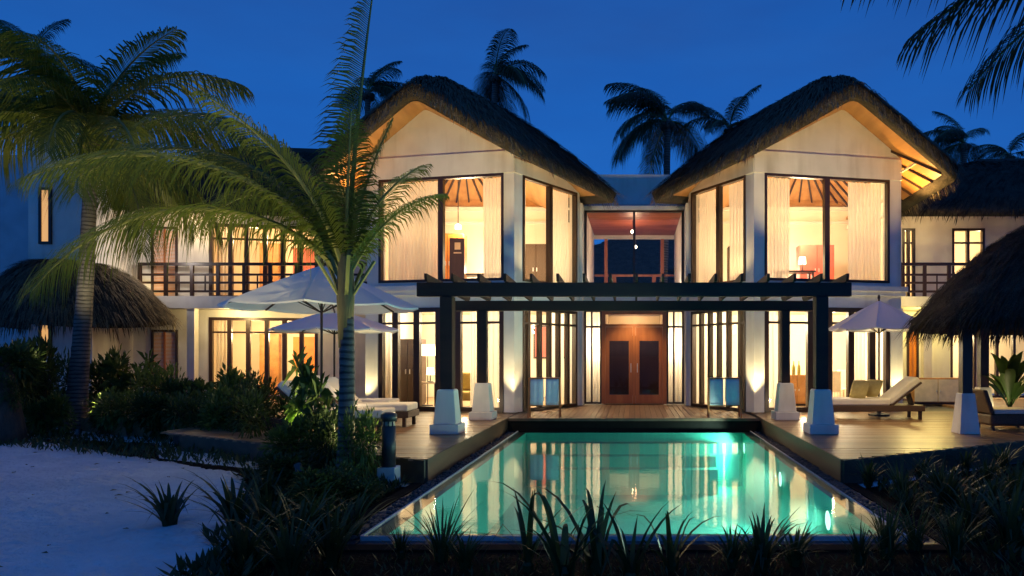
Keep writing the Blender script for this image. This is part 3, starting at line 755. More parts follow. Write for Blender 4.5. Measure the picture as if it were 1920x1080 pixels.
# furniture inside, seen through the glass
def desk(x, y, z, label, w=1.5):
    d = thing('desk', label, 'desk', None, (x, y, z))
    MB().box(-w / 2, w / 2, -.3, .3, .70, .75).build('top', 'dark_timber', d)
    for sx in (-1, 1):
        for sy in (-1, 1): MB().box(sx * (w / 2 - .08) - .03, sx * (w / 2 - .08) + .03, sy * .24 - .03, sy * .24 + .03, 0, .70).build('leg', 'dark_timber', d)
def cabinet(x, y, z, w, dp, h, label, m='dark_timber', m2='orange_screen', rz=0):
    c = thing('cabinet', label, 'cabinet', None, (x, y, z), rz)
    MB().box(-w / 2, w / 2, -dp / 2, dp / 2, .06, h).build('carcass', m, c)
    MB().box(-w / 2 + .03, w / 2 - .03, -dp / 2 + .03, dp / 2 - .03, 0, .06).build('plinth', 'dark_timber', c)
    for sx in (-1, 1):
        a, b = sorted((sx * .012, sx * (w / 2 - .02)))
        d = MB().box(a, b, -dp / 2 - .022, -dp / 2 - .001, .09, h - .04).build('door', m2, c)
        MB().box(sx * .06 - .012, sx * .06 + .012, -dp / 2 - .05, -dp / 2 - .0225, h * .48, h * .55).build('handle', 'metal_bright', d)
    return c
# upper left room: orange cabinet with a dark screen panel, low shelves; upper right room: red cabinet
cabinet(gx(843, 22.6), 22.6, 3.46, 1.0, .5, 2.0, 'orange timber cabinet seen through the upper left gabled window', 'honey_timber', 'orange_screen')
sp = thing('screen_panel', 'dark panel with a small white sign behind the upper left gabled window', 'panel', None, (gx(857, 21.6), 21.6, 3.46))
MB().box(-.23, .23, -.02, .02, .04, 1.72).build('board', 'dark_timber', sp)
MB().box(-.3, .3, -.14, .14, 0, .04).build('foot', 'dark_timber', sp)
MB().box(-.07, .11, -.026, -.0205, 1.36, 1.58).build('sign', 'ivory', sp); MB().box(-.10, .14, -.026, -.0205, 1.24, 1.28).build('caption', 'ivory', sp)
pl = thing('pendant_lamp', 'long thin pendant cord above the dark panel in the upper left room', 'lamp', None, (gx(859, 21.7), 21.7, 5.6))
MB().tube([(0, 0, 0), (0, 0, WL['under']((gx(859, 21.7), 21.7, 0)) - 5.62)], .012, 6).build('cord', 'metal_dark', pl); MB().lathe([(.10, -.12), (.10, .0), (.02, .05)], (0, 0, 0), 12).build('lamp_shade', 'lamp_shade', pl)
desk(gx(905, 23), 23, 3.46, 'dark desk in front of the bright wall in the upper left room')
cabinet(gx(1002, 22.8), 23.2, 3.46, .9, .5, 1.75, 'tall dark wardrobe seen through the slanting upper left window', 'wicker', 'wicker')
cabinet(gx(1528, 23.4), 23.4, 3.46, 1.15, .5, 1.75, 'red timber cabinet seen through the upper right gabled window', 'red_screen', 'red_screen')
desk(gx(1490, 22.2), 22.2, 3.46, 'dark desk near the gathered curtain in the upper right room', 1.2)
cabinet(gx(1381, 22.0), 22.0, 3.46, .55, .4, 1.5, 'brown cupboard seen through the slanting upper right window', 'wicker', 'wicker')
def table_lamp(x, y, z, label, h=.5, r=.17, w=14):
    p = thing('table_lamp', label, 'lamp', None, (x, y, z))
    MB().lathe([(.09, 0), (.09, .02), (.02, .03), (.02, h * .55)], (0, 0, 0), 12).build('base', 'metal_dark', p)
    MB().lathe([(r, h * .5), (r * .85, h)], (0, 0, 0), 16, False).build('lamp_shade', 'lamp_shade', p, True)
table_lamp(gx(1503, 22.2), 22.1, 4.21, 'small glowing lamp on the desk in the upper right room', .45, .12)
# ground floor left: floor lamp, dark cabinet, side table, sofa, stair rail
cabinet(gx(764, 20.6), 20.9, GR, .78, .5, 2.0, 'tall dark cabinet inside the left ground floor room', 'dark_timber', 'dark_timber')
fl = thing('floor_lamp', 'floor lamp with glowing drum shade in the left ground floor room', 'lamp', None, (gx(802, 20.8), 20.8, GR))
MB().lathe([(.16, 0), (.16, .03), (.015, .04), (.015, 1.5)], (0, 0, 0), 12).build('stem', 'metal_dark', fl); MB().lathe([(.24, 1.50), (.20, 1.84)], (0, 0, 0), 18, False).build('lamp_shade', 'lamp_shade', fl, True)
stb = thing('side_table', 'small white side table under the lamp in the left ground floor room', 'table', None, (gx(803, 20.2), 20.15, GR))
MB().box(-.3, .3, -.2, .2, .70, .74).build('top', 'ivory', stb)
for sx in (-1, 1):
    for sy in (-1, 1): MB().box(sx * .26 - .02, sx * .26 + .02, sy * .16 - .02, sy * .16 + .02, 0, .70).build('leg', 'dark_timber', stb)
table_lamp(gx(807, 20.15), 20.15, GR + .74, 'small white lamp on the side table in the left room', .42, .11)
so = thing('armchair', 'mustard armchair behind the left rear pergola post', 'armchair', None, (gx(884, 20.4), 20.4, GR))
MB().box(-.42, .42, -.4, .4, .20, .46).build('seat', 'sofa_fabric', so, False, .05); MB().box(-.42, .42, .28, .5, .461, 1.0).build('backrest', 'sofa_fabric', so, False, .06)
for sx in (-1, 1): MB().box(*sorted((sx * .424, sx * .55)), -.4, .45, .18, .66).build('arm', 'sofa_fabric', so, False, .04)
for sx in (-1, 1):
    for sy in (-1, 1): MB().box(sx * .4 - .025, sx * .4 + .025, sy * .33 - .025, sy * .33 + .025, 0, .198).build('leg', 'dark_timber', so)
art = thing('picture', 'red framed picture on the back wall seen through the left slanting window', 'picture', None, (-3.0, 24.96, 1.5))
MB().box(-.62, .62, -.06, -.01, -.1, 1.1).build('frame', 'dark_timber', art); MB().box(-.55, .55, -.068, -.0605, -.03, 1.03).build('canvas', 'red_screen', art)
# ground floor right: sideboard with bottles, dining chairs
cabinet(gx(1491, 21), 21.0, GR, .95, .42, .92, 'low sideboard carrying bottles in the right ground floor room', 'honey_timber', 'honey_timber')
for k, dx in enumerate((-.22, -.06, .10)):
    b = MB().lathe([(.045, 0), (.05, .02), (.05, .24), (.018, .32), (.018, .42)], (0, 0, 0), 12).build('bottle', 'bottle_glass', None, True)
    b.location = (gx(1491, 21) + dx, 20.95, GR + .92)
    tag(b, ('leftmost', 'middle', 'rightmost')[k] + ' of three yellow bottles on the sideboard', 'bottle', 'bottles on the sideboard')
def chair(x, y, rz, label):
    c = thing('dining_chair', label, 'chair', 'dining chairs', (x, y, GR), rz)
    MB().box(-.22, .22, -.22, .22, .44, .49).build('seat', 'ivory', c, False, .01)
    for sx in (-1, 1):
        MB().box(sx * .2 - .02, sx * .2 + .02, .18, .22, 0, .439).build('leg', 'ivory', c); MB().box(sx * .2 - .02, sx * .2 + .02, -.22, -.18, 0, .439).build('leg', 'ivory', c)
    MB().box(-.22, .22, .19, .225, .492, 1.05).build('backrest', 'ivory', c, False, .01)
chair(gx(1566, 20.6), 20.6, 2.6, 'pale dining chair just right of the front right pergola post')
chair(gx(1580, 21.6), 21.6, -.5, 'pale dining chair farther inside behind the right lounger')

# ------------------------------------------------------------------ side blocks
def railing(P, u0, u1, z0, parent, step=.86, h=1.08):
    r = MB().pbox(P, u0, u1, z0 + h - .09, z0 + h, -.06, .06).build('balcony_railing', 'dark_timber', parent)
    for zz in (.12, .40, .66): MB().pbox(P, u0, u1, z0 + zz, z0 + zz + .07, -.025, .025).build('rail', 'dark_timber', r)
    k = max(1, round((u1 - u0) / step))
    for i in range(k + 1):
        u = u0 + .03 + (u1 - u0 - .06) * i / k
        MB().pbox(P, u - .05, u + .05, z0, z0 + h - .09, -.04, .04).build('baluster', 'dark_timber', r)
        if i < k:
            c = u + (u1 - u0) / k / 2; MB().pbox(P, c - .02, c + .02, z0 + .19, z0 + .66, -.012, .012).build('spindle', 'dark_timber', r)
def louvre_door(P, u0, u1, z0, z1, parent):
    fr = MB(); w = .07
    fr.pbox(P, u0, u0 + w, z0, z1, -.06, .05); fr.pbox(P, u1 - w, u1, z0, z1, -.06, .05); fr.pbox(P, u0 + w, u1 - w, z1 - w, z1, -.06, .05)
    d = fr.build('louvre_door', 'dark_timber', parent)
    MB().pbox(P, (u0 + u1) / 2 - .03, (u0 + u1) / 2 + .03, z0, z1 - w, -.05, .03).build('stile', 'red_timber', d)
    sl = MB(); z = z0 + .02
    while z < z1 - w - .05:
        for a, b in ((u0 + w, (u0 + u1) / 2 - .03), ((u0 + u1) / 2 + .03, u1 - w)):
            sl.hexa([P(a, .0, z), P(b, .0, z), P(b, -.03, z + .03), P(a, -.03, z + .03), P(a, .01, z + .012), P(b, .01, z + .012), P(b, -.02, z + .042), P(a, -.02, z + .042)])
        z += .045
    stuff(sl.build('slats', 'louvre_glow_timber', d))
    MB().pbox(P, u0 + w, u1 - w, z0, z1 - w, -.06, -.052).build('backing', 'louvre_glow_timber', d)

lb = thing('guest_block', 'white two-storey block with timber balcony to the left behind the palms', 'building')
W0, W1 = (-16.5, 22.7), (-7.55, 24.6)
PW, LW, uW = face(W0, W1, (0, -1))
wa, wb = uW(392), uW(596)
dA, dB = uW(284), uW(334)
Z1 = 3.42
for (z0, z1, hd) in ((GR, 3.05, 2.80), (Z1, 6.6, 5.95)):
    wall(PW, 0, wa, z0, z1, 'wall', 'plaster', lb, -.2, 0)
    wall(PW, wa, wb, hd, z1, 'wall', 'plaster', lb, -.2, 0)
    wall(PW, wb, LW, z0, z1, 'wall', 'plaster', lb, -.2, 0)
    us = [uW(c) for c in ((430, 465, 500, 533, 565) if z0 < 1 else (432, 462, 497, 530, 563))]
    glazing(PW, wa, wb, z0 + .02, hd, lb, mull=us, trans=[hd - .5], fw=.10, mw=.13)
    curtain(PW, wa + .12, wa + .55, z0 + .06, hd - .08, -.3, 'pleated curtain at the left end of the %s floor windows of the left block' % ('ground' if z0 < 1 else 'upper'), 'drape', 4)
    louvre_door(PW, dA, dB, z0 + .02, z0 + 2.35, lb)
    MB().pbox(PW, .1, LW - .1, z0, z1, -3.2, -3.0).build('back_wall', 'inner_wall', lb)
    for u in (.1, LW - .3): MB().pbox(PW, u, u + .2, z0, z1, -3.0, -.2).build('side_wall', 'inner_wall', lb)
    for k, cpx in enumerate((455, 520)):
        lamp('block_lamp', PW(uW(cpx), -1.2, z0 + 2.2), 140, (1, .66, .30), .15)
    MB().pbox(PW, uW(440), uW(480), z0, z0 + 2.3, -2.98, -2.6).build('wardrobe', 'honey_timber', lb)
    MB().pbox(PW, uW(505), uW(560), z0 + .9, z0 + 2.2, -2.995, -2.95).build('wall_panel', 'red_screen' if z0 > 1 else 'orange_screen', lb)
# side wall glazing strip near the pavilion
wpx0, wpx1 = uW(646), uW(690)
PBf, LBf, uB = face((-16.0, 22.4), (-7.5, 22.4), (0, -1))
MB().prism([(-16.05, 22.45), (-7.52, 22.45), (-7.6, 24.4), (-16.3, 22.74)], 3.06, Z1).build('balcony_slab', 'plaster', lb)
MB().pbox(PBf, -.06, LBf, 3.04, Z1 + .02, -.03, .05).build('balcony_fascia', 'plaster', lb)
railing(PBf, 0, LBf, Z1 + .02, lb)
MB().prism([(-16.35, 22.9), (-7.6, 24.8), (-7.6, 27.6), (-16.35, 25.8)], 3.06, 3.40).build('floor_slab', 'inner_wall', lb)
MB().prism([(-16.35, 22.9), (-7.6, 24.8), (-7.6, 27.6), (-16.35, 25.8)], 6.62, 6.70).build('ceiling', 'honey_timber', lb)
for px_ in (361,): MB().box(gx(px_, 22.5) - .12, gx(px_, 22.5) + .12, 22.4, 22.62, -.1, 3.04).build('column', 'plaster', lb)
lamp('porch_or_fill_lamp', (gx(330, 22.5), 22.0, 2.75), 80, (1, .74, .30), .08); lamp('porch_or_fill_lamp', (gx(455, 23), 22.6, 2.85), 85, (1, .74, .30), .08); lamp('porch_or_fill_lamp', (gx(560, 23), 22.9, 2.85), 26, (1, .7, .3), .08)
lamp('balcony_lamp', (gx(365, 22.6), 22.5, 5.9), 60, (1, .72, .36), .08); lamp('balcony_lamp', (gx(275, 22.5), 22.35, 3.75), 10, (1, .75, .36), .06)
# roof of the block
ek = [((-17.2, 21.6, 6.35), (-14.5, 25.2, 9.0)), ((-7.0, 23.7, 6.35), (-9.5, 25.8, 9.0)), ((-6.8, 28.5, 6.35), (-9.5, 26.4, 9.0)), ((-17.2, 28.5, 6.35), (-14.5, 26.4, 9.0))]
thatch_roof(lb, dens(ek, .25), .3, .3, 3000, 3, .3, straw_m='straw_shaded')
# the front volume with slit windows
fv = thing('stair_tower', 'white tower with two slit windows and a drooping thatched awning at the far left', 'building')
MB().box(-18.35, -16.42, 21.0, 24.5, SAND, 8.2).build('wall', 'plaster', fv)
MB().box(-24.5, -18.37, 22.4, 25.0, SAND, 8.0).build('rear_wall', 'concrete', fv)
for (y0, y1, zz) in ((352, 458, 0), (573, 668, 1)):
    z0, z1 = gz(y1, 21), gz(y0, 21); x0, x1 = gx(76, 21), gx(97, 21)
    f = MB(); f.box(x0 - .02, x0 + .06, 20.94, 20.998, z0, z1); f.box(x1 - .06, x1 + .02, 20.94, 20.998, z0, z1); f.box(x0 + .06, x1 - .06, 20.94, 20.998, z1 - .08, z1); f.box(x0 + .06, x1 - .06, 20.94, 20.998, z0, z0 + .08)
    wnd = f.build('slit_window', 'dark_timber', fv)
    MB().box(x0 + .06, x1 - .06, 20.97, 20.997, z0 + .08, z1 - .08).build('lit_pane', 'slit_glow', wnd) if 'slit_glow' in MATS else None
    SL = (x0, x1, z0, z1)
    emit('slit_glow', (1.0, .50, .16), .75) if 'slit_glow' not in MATS else None
    if not wnd.children: MB().box(x0 + .06, x1 - .06, 20.97, 20.997, z0 + .08, z1 - .08).build('lit_pane', 'slit_glow', wnd)
ak = []
for k in range(24):
    t = 2 * math.pi * k / 24
    ak.append(((-16.75 + 2.6 * math.cos(t), 20.9 + 2.0 * math.sin(t), 2.62 + .12 * math.sin(t * 2)), (-17.3 + .3 * math.cos(t), 20.95 + .2 * math.sin(t), 4.30)))
thatch_roof(fv, dens(ak, .2), .62, .24, 4500, 5, .4, name='thatched_awning', straw_m='straw')
lamp('garden_wall_light', (-14.8, 21.4, 4.6), 60, (.95, .82, .72), .1)

rb_ = thing('service_block', 'white two-storey block with balcony and dark thatch at the right edge', 'building')
PR, LR, uR = face((7.62, 24.2), (17.0, 24.2), (0, -1))
for (z0, z1, hd) in ((GR, 3.05, 2.75), (Z1, 6.4, 5.95)):
    spans = [(uR(1692), uR(1716)), (uR(1785), uR(1846))] if z0 > 1 else [(uR(1700), uR(1722)), (uR(1782), uR(1830)), (uR(1838), uR(1935))]
    cur = 0
    for a, b in spans:
        a = max(a, .02)
        if a > cur: wall(PR, cur, a, z0, z1, 'wall', 'plaster', rb_, -.2, 0)
        wall(PR, a, b, hd, z1, 'wall', 'plaster', rb_, -.2, 0); cur = b
        if z0 < 1 and b < uR(1730): louvre_door(PR, a, b, z0 + .02, hd, rb_)
        else: glazing(PR, a, b, z0 + .02, hd, rb_, mull=[(a + b) / 2] if b - a < 1.3 else [a + (b - a) * q for q in (.33, .66)], trans=[hd - .5], fw=.08, mw=.09)
    wall(PR, cur, LR, z0, z1, 'wall', 'plaster', rb_, -.2, 0)
    MB().pbox(PR, .1, LR, z0, z1, -3.2, -3.0).build('back_wall', 'inner_wall', rb_)
    lamp('block_lamp', PR(uR(1720) if z0 > 1 else uR(1800), -1.4, z0 + 2.2), 170, (1, .74, .36), .15); lamp('block_lamp', PR(uR(1880), -1.4, z0 + 2.2), 170, (1, .76, .4), .15)
MB().box(7.64, 17.0, 24.42, 27.3, 3.06, 3.41).build('floor_slab', 'inner_wall', rb_); MB().box(7.64, 17.0, 24.42, 27.3, 6.42, 6.5).build('ceiling', 'honey_timber', rb_)
PRb, LRb, _ = face((7.75, 22.3), (12.5, 22.3), (0, -1))
MB().box(7.72, 12.55, 22.3, 24.18, 3.10, Z1).build('balcony_slab', 'plaster', rb_); railing(PRb, 0, LRb, Z1 + .005, rb_)
MB().box(gx(1735, 22.6) - .13, gx(1735, 22.6) + .13, 22.4, 22.66, -.05, 3.098).build('column', 'plaster', rb_)
thatch_roof(rb_, dens([((7.9, 22.0, 6.2), (12.2, 24.6, 8.35)), ((21, 22.0, 6.2), (19, 24.6, 8.5)), ((21, 28.5, 6.2), (19, 26, 8.5)), ((7.9, 28.5, 6.2), (12.2, 26, 8.35))], .25), .45, .3, 3500, 3, .3, straw_m='straw_shaded')
lamp('porch_or_fill_lamp', (gx(1755, 22.8), 23.0, 2.8), 130, (1, .76, .22), .1); lamp('deck_fill_spot', (6.6, 15.6, 2.2), 130, (1, .72, .24), .05, 'SPOT', (6.6, 15.2, 0), 130)  # the spot is added to warm the right-hand deck
lamp('porch_or_fill_lamp', (gx(1715, 20.4), 20.6, 2.6), 150, (1, .76, .26), .1); lamp('balcony_lamp', (gx(1745, 23), 23.0, 5.9), 34, (1, .72, .34), .08)
cb = cabinet(gx(1752, 21.9), 21.9, -.004, 1.5, .5, .82, 'low pale cabinet on the terrace right of the lounger', 'honey_timber', 'ivory')

# ------------------------------------------------------------------ pergola
pg = thing('pergola', 'dark timber pergola with white tapered post bases across the pool end', 'pergola')
def post(x, y, w, ztop, blue=False):
    p = MB().box(x - w / 2, x + w / 2, y - w / 2, y + w / 2, .88, ztop).build('post', 'pergola_timber', pg, False, .01)
    a, b = .255, .155
    MB().tube_rings([[(x + sx * q, y + sy * q, z) for sx, sy in ((-1, -1), (1, -1), (1, 1), (-1, 1))] for q, z in ((.285, 0), (.285, .19))]).build('footing', 'plaster', pg, False, .012)
    MB().tube_rings([[(x + sx * q, y + sy * q, z) for sx, sy in ((-1, -1), (1, -1), (1, 1), (-1, 1))] for q, z in ((.225, .191), (.17, .85), (.15, .879))]).build('plinth', 'plaster', pg, False, .012)
for sx in (-1, 1):
    post(sx * 3.74, 13.9, .25, 2.725); post(sx * 3.66, 16.8, .2, 2.615)
for k in range(2): pass
MB().box(-4.34, 4.34, 13.82, 13.98, 2.73, 3.01).build('front_beam', 'pergola_timber', pg, False, .012)
MB().box(-4.34, 4.34, 16.73, 16.87, 2.62, 2.865).build('rear_beam', 'pergola_timber', pg, False, .012)
nr = 17
for k in range(nr):
    x = -4.10 + 8.30 * k / (nr - 1); w = .05; r = MB()
    prof = [(13.62, 3.10), (13.66, 3.015), (17.1, 2.87), (17.25, 2.95), (17.25, 3.00), (13.62, 3.165)]
    n6 = len(prof)
    r.add([(x - w / 2, yy, zz) for yy, zz in prof] + [(x + w / 2, yy, zz) for yy, zz in prof], [tuple(range(n6)), tuple(range(n6, 2 * n6))[::-1]] + [(i, n6 + i, n6 + (i + 1) % n6, (i + 1) % n6) for i in range(n6)])
    r.build('rafter', 'pergola_timber', pg)
lamp('deck_or_fill_light', (gx(640, 14.5), 14.6, .7), 12, (1, .8, .5), .08)  # added to throw warm light up under the large parasol
# low deck lights, and unseen downlights added to warm the deck
for sx in (-1, 1):
    lamp('deck_or_fill_light', (sx * 4.3, 17.6, .25), 16, (1, .78, .5), .05); lamp('pergola_fill_spot', (sx * 4.3, 15.2, 2.7), 150, (1, .68, .27), .06, 'SPOT', (sx * 4.5, 15.1, 0), 105, .4)

# ------------------------------------------------------------------ sala at the right
sl_ = thing('thatched_sala', 'dark open-sided thatched shelter cut by the right edge of the picture', 'shelter')
SCX, SCY, SR = 9.95, 14.9, 3.85
sk = []
for k in range(28):
    t = 2 * math.pi * k / 28
    sk.append(((SCX + SR * math.cos(t), SCY + SR * .8 * math.sin(t), 2.30), (SCX + .2 * math.cos(t), SCY + .2 * math.sin(t), 4.75)))
sroof, sunder, _ = thatch_roof(sl_, dens(sk, .15), .55, .28, 8000, 6, .45, straw_m='straw_shaded')
for (x, y) in ((6.62, 13.85), (8.2, 16.3), (11.6, 16.3), (11.8, 13.4)):
    MB().box(x - .1, x + .1, y - .1, y + .1, .78, 2.10 if x < 7 else min(2.6, sunder((x + (.1 if x < 9 else -.1), y - (.1 if y > 15 else -.1), 0)))).build('post', 'dark_timber', sl_, False, .01)
    MB().tube_rings([[(x + a * q, y + b * q, z) for a, b in ((-1, -1), (1, -1), (1, 1), (-1, 1))] for q, z in ((.2, 0), (.2, .02), (.13, .80))]).build('plinth', 'plaster', sl_, False, .01)

# ------------------------------------------------------------------ loungers, parasols, racks, bollard
def lounger(x, y, rz, label, L=2.1, wd=.78, back=.62, m='cushion', pillows=0, ang=42):
    """head at +x end"""
    t = thing('sun_lounger', label, 'sun lounger', 'sun loungers on the deck', (x, y, 0), rz)
    hy = wd / 2
    MB().box(-L / 2, L / 2, -hy, hy, .20, .34).build('frame', 'wicker', t, False, .012)
    for sx in (-1, 1):
        for sy in (-1, 1): MB().box(sx * (L / 2 - .10) - .035, sx * (L / 2 - .10) + .035, sy * (hy - .06) - .035, sy * (hy - .06) + .035, 0, .199).build('leg', 'dark_timber', t)
    MB().box(-L / 2 + .02, L / 2 - .82, -hy + .02, hy - .02, .342, .50).build('mattress', m, t, False, .035)
    ca, sa = math.cos(R(ang)), math.sin(R(ang)); x0 = L / 2 - .80
    b = MB(); bk = .92
    pts = [(x0, .35), (x0 + bk * ca, .35 + bk * sa), (x0 + bk * ca - .15 * sa, .35 + bk * sa + .15 * ca), (x0 - .13 * sa, .35 + .15 * ca)]
    b.hexa([(pts[0][0], -hy + .03, pts[0][1]), (pts[1][0], -hy + .03, pts[1][1]), (pts[1][0], hy - .03, pts[1][1]), (pts[0][0], hy - .03, pts[0][1]),
            (pts[3][0], -hy + .03, pts[3][1]), (pts[2][0], -hy + .03, pts[2][1]), (pts[2][0], hy - .03, pts[2][1]), (pts[3][0], hy - .03, pts[3][1])])
    b.build('back_cushion', m, t, False, .035)
    MB().bar((x0, 0, .325), (x0 + bk * ca, 0, .325 + bk * sa), wd - .04, .04).build('backrest', 'wicker', t)
    MB().bar((x0 + bk * ca * .7, 0, .30 + bk * sa * .7), (x0 + bk * ca * .7 + .12, 0, .33), .3, .03).build('prop', 'wicker', t)
    return t
def pillow(x, y, z, rz, tilt, label):
    mb = MB(); n = 10; vs = []; fs = []
    for j in range(n + 1):
        for i in range(n + 1):
            u, v = i / n * 2 - 1, j / n * 2 - 1; th = .09 * ((1 - u ** 4) * (1 - v ** 4)) ** .6
            vs.append((u * .24 * (1 - .06 * v * v), th, v * .24 * (1 - .06 * u * u)))
    k = len(vs); vs += [(a, -b, c) for a, b, c in vs]
    for j in range(n):
        for i in range(n):
            q = j * (n + 1) + i; fs += [(q, q + 1, q + n + 2, q + n + 1), (k + q, k + q + n + 1, k + q + n + 2, k + q + 1)]
    o = mb.add(vs, fs).build('pillow', 'pillow', None, True); o.location = (x, y, z); o.rotation_euler = (tilt, 0, rz)
    return tag(o, label, 'pillow', 'pillows on the right lounger')
lounger(5.72, 17.0, 0, 'dark wicker sun lounger with cream mattress under the right parasol', 2.5, .8, ang=38)
pillow(gx(1611, 16.9), 16.9, .72, R(128), R(24), 'darker olive pillow, left of the two on the right lounger'); pillow(gx(1637, 16.95), 16.98, .74, R(122), R(30), 'yellow olive pillow nearest the raised back of the right lounger')
lounger(gx(640, 14.0) , 13.7, math.pi, 'blue-lit sun lounger with raised back behind the bushes and main palm', 2.2)
lounger(gx(668, 17.0), 16.6, math.pi, 'pale sun lounger whose foot end shows beside the left room glazing', 2.2)
lounger(gx(690, 15.4), 15.3, math.pi, 'white sun lounger between two others, foot end right of the main palm trunk', 2.1)

def parasol(x, y, r, zr, zp, label, n=8, rot=0.0, val=.16):
    t = thing('parasol', label, 'parasol', 'white parasols on the deck', (x, y, 0))
    MB().lathe([(.26, 0), (.26, .05), (.06, .08), (.05, .30)], (0, 0, 0), 16).build('base', 'metal_dark', t)
    MB().tube([(0, 0, .30), (0, 0, zp + .08)], .024, 10).build('pole', 'dark_timber', t)
    MB().lathe([(.01, zp + .03), (.04, zp + .06), (.03, zp + .12), (.005, zp + .16)], (0, 0, 0), 10).build('finial', 'dark_timber', t)
    can = MB(); nr_, ns = 6, 4; vs = [(0, 0, zp)]
    A = [2 * math.pi * (k + rot) / n for k in range(n)]
    rings = []
    for i in range(1, nr_ + 1):
        q = i / nr_; ring_ = []
        for k in range(n):
            p0 = Vector((math.cos(A[k]), math.sin(A[k]), 0)); p1 = Vector((math.cos(A[(k + 1) % n]), math.sin(A[(k + 1) % n]), 0))
            for j in range(ns):
                p = p0.lerp(p1, j / ns) * r * q; sag = math.sin(math.pi * j / ns) * .05 * q
                ring_.append((p.x, p.y, zp + (zr - zp) * (q ** 1.08) - sag))
        rings.append(ring_)
    M = n * ns; fs = []
    for rg in rings: vs += rg
    for j in range(M): fs.append((0, 1 + j, 1 + (j + 1) % M))
    for i in range(nr_ - 1):
        for j in range(M): fs.append((1 + i * M + j, 1 + (i + 1) * M + j, 1 + (i + 1) * M + (j + 1) % M, 1 + i * M + (j + 1) % M))
    can.add(vs, fs); c = can.build('canopy', 'umbrella_cloth', t)
    vv = MB(); last = rings[-1]
    vv.add(last + [(a, b, z - val * .22) for a, b, z in last], [(j, (j + 1) % M, M + (j + 1) % M, M + j) for j in range(M)]); vv.build('hem', 'umbrella_cloth', c)
    for k in range(n):
        d = Vector((math.cos(A[k]), math.sin(A[k]), 0))
        rb2 = MB().bar(Vector((0, 0, zp - .06)) + d * .05, d * (r - .03) + Vector((0, 0, zr - .03)), .022, .03).build('rib', 'dark_timber', t)
        MB().bar(Vector((0, 0, zr - .12)) + d * .03, d * r * .52 + Vector((0, 0, zp + (zr - zp) * .52 - .05)), .016, .02).build('strut', 'dark_timber', rb2)
parasol(gx(603, 13.2), 13.2, 1.76, 2.50, 3.27, 'largest white parasol, left of the main palm trunk', rot=.35)
parasol(gx(627, 17.4), 17.4, 1.55, 2.20, 2.70, 'smaller white parasol behind and below the largest one', rot=.2)
parasol(gx(1648, 17.72), 17.72, 1.27, 2.24, 2.94, 'lavender-lit white parasol over the right lounger', rot=.5)

def towel_rack(px0, px1, y, label, labs):
    x0, x1 = gx(px0, y), gx(px1, y); xc = (x0 + x1) / 2; w = (x1 - x0) / 2
    t = thing('towel_rack', label, 'towel rack', 'towel racks at the pool end', (xc, y, 0))
    for sx in (-1, 1):
        for sy in (-1, 1): MB().bar((sx * w, sy * .16, 0), (sx * w, sy * .02, .98), .03, .03, (0, 1, 0)).build('leg', 'red_timber', t)
    MB().tube([(-w, 0, .975), (w, 0, .975)], .016, 8).build('rail', 'red_timber', t)
    MB().tube([(-w, -.12, .3), (w, -.12, .3)], .012, 8).build('rail', 'red_timber', t)
    for k, sx in enumerate((-1, 1)):
        a, b = sorted((sx * .03, sx * (w - .035))); vs = []; nn = 12
        for j in range(nn + 1):
            for i in range(9):
                u = a + (b - a) * i / 8; v = j / nn
                yy, zz = ((-.024 - .05 * (1 - v * 2), .30 + 1.39 * v) if v < .5 else (.024 + .05 * (v * 2 - 1), .995 - 1.2 * (v - .5)))
                vs.append((xc + u, y + yy + .012 * math.sin(i * 1.9 + k), min(zz, .997)))
        o = MB().add(vs, [(j * 9 + i, j * 9 + i + 1, j * 9 + i + 10, j * 9 + i + 9) for j in range(nn) for i in range(8)]).build('towel', 'towel', None, True)
        sm = o.modifiers.new('thick', 'SOLIDIFY'); sm.thickness = .012
        tag(o, labs[k], 'towel', 'towels on the racks')
towel_rack(992, 1050, 17.25, 'timber towel rack on the deck left of the entrance', ('left towel on the towel rack left of the entrance', 'right towel on the towel rack left of the entrance'))
towel_rack(1328, 1388, 17.25, 'timber towel rack on the deck right of the entrance', ('left towel on the towel rack right of the entrance', 'right towel on the towel rack right of the entrance'))

bo = thing('bollard_light', 'dark bollard lamp on a white block beside the pool planting', 'lamp', None, (gx(729, 10.2), 10.2, SAND + .07))
MB().box(-.13, .13, -.13, .13, -.12, .26).build('block', 'plaster', bo, False, .01)
MB().lathe([(.10, .261), (.10, .86)], (0, 0, 0), 18).build('column', 'metal_dark', bo, True)
MB().lathe([(.085, .861), (.085, .93)], (0, 0, 0), 18).build('lens', 'ivory', bo, True)
MB().lathe([(.115, .931), (.115, 1.03), (.06, 1.06)], (0, 0, 0), 18).build('cap', 'metal_dark', bo, True)
for k in range(4):
    MB().box(-.09 + .06 * k - .009, -.09 + .06 * k + .009, -.105, -.09, .861, .93).build('louvre', 'metal_dark', bo)
lc = thing('lounge_chair', 'dark wicker lounge chair with pale seat pad at the right edge', 'chair', None, (gx(1885, 14.6), 14.6, 0))
MB().box(-.5, .55, -.38, .38, .10, .34).build('seat', 'wicker', lc, False, .05); MB().box(-.40, .5, -.34, .34, .342, .44).build('seat_pad', 'cushion', lc, False, .03)
MB().hexa([(-.5, -.38, .345), (-.40, -.38, .345), (-.40, .38, .345), (-.5, .38, .345), (-.66, -.38, .84), (-.56, -.38, .84), (-.56, .38, .84), (-.66, .38, .84)]).build('backrest', 'wicker', lc, False, .03)
for sx in (-1, 1):
    for sy in (-1, 1): MB().box(sx * .42 - .03, sx * .42 + .03, sy * .3 - .03, sy * .3 + .03, 0, .099).build('leg', 'dark_timber', lc)

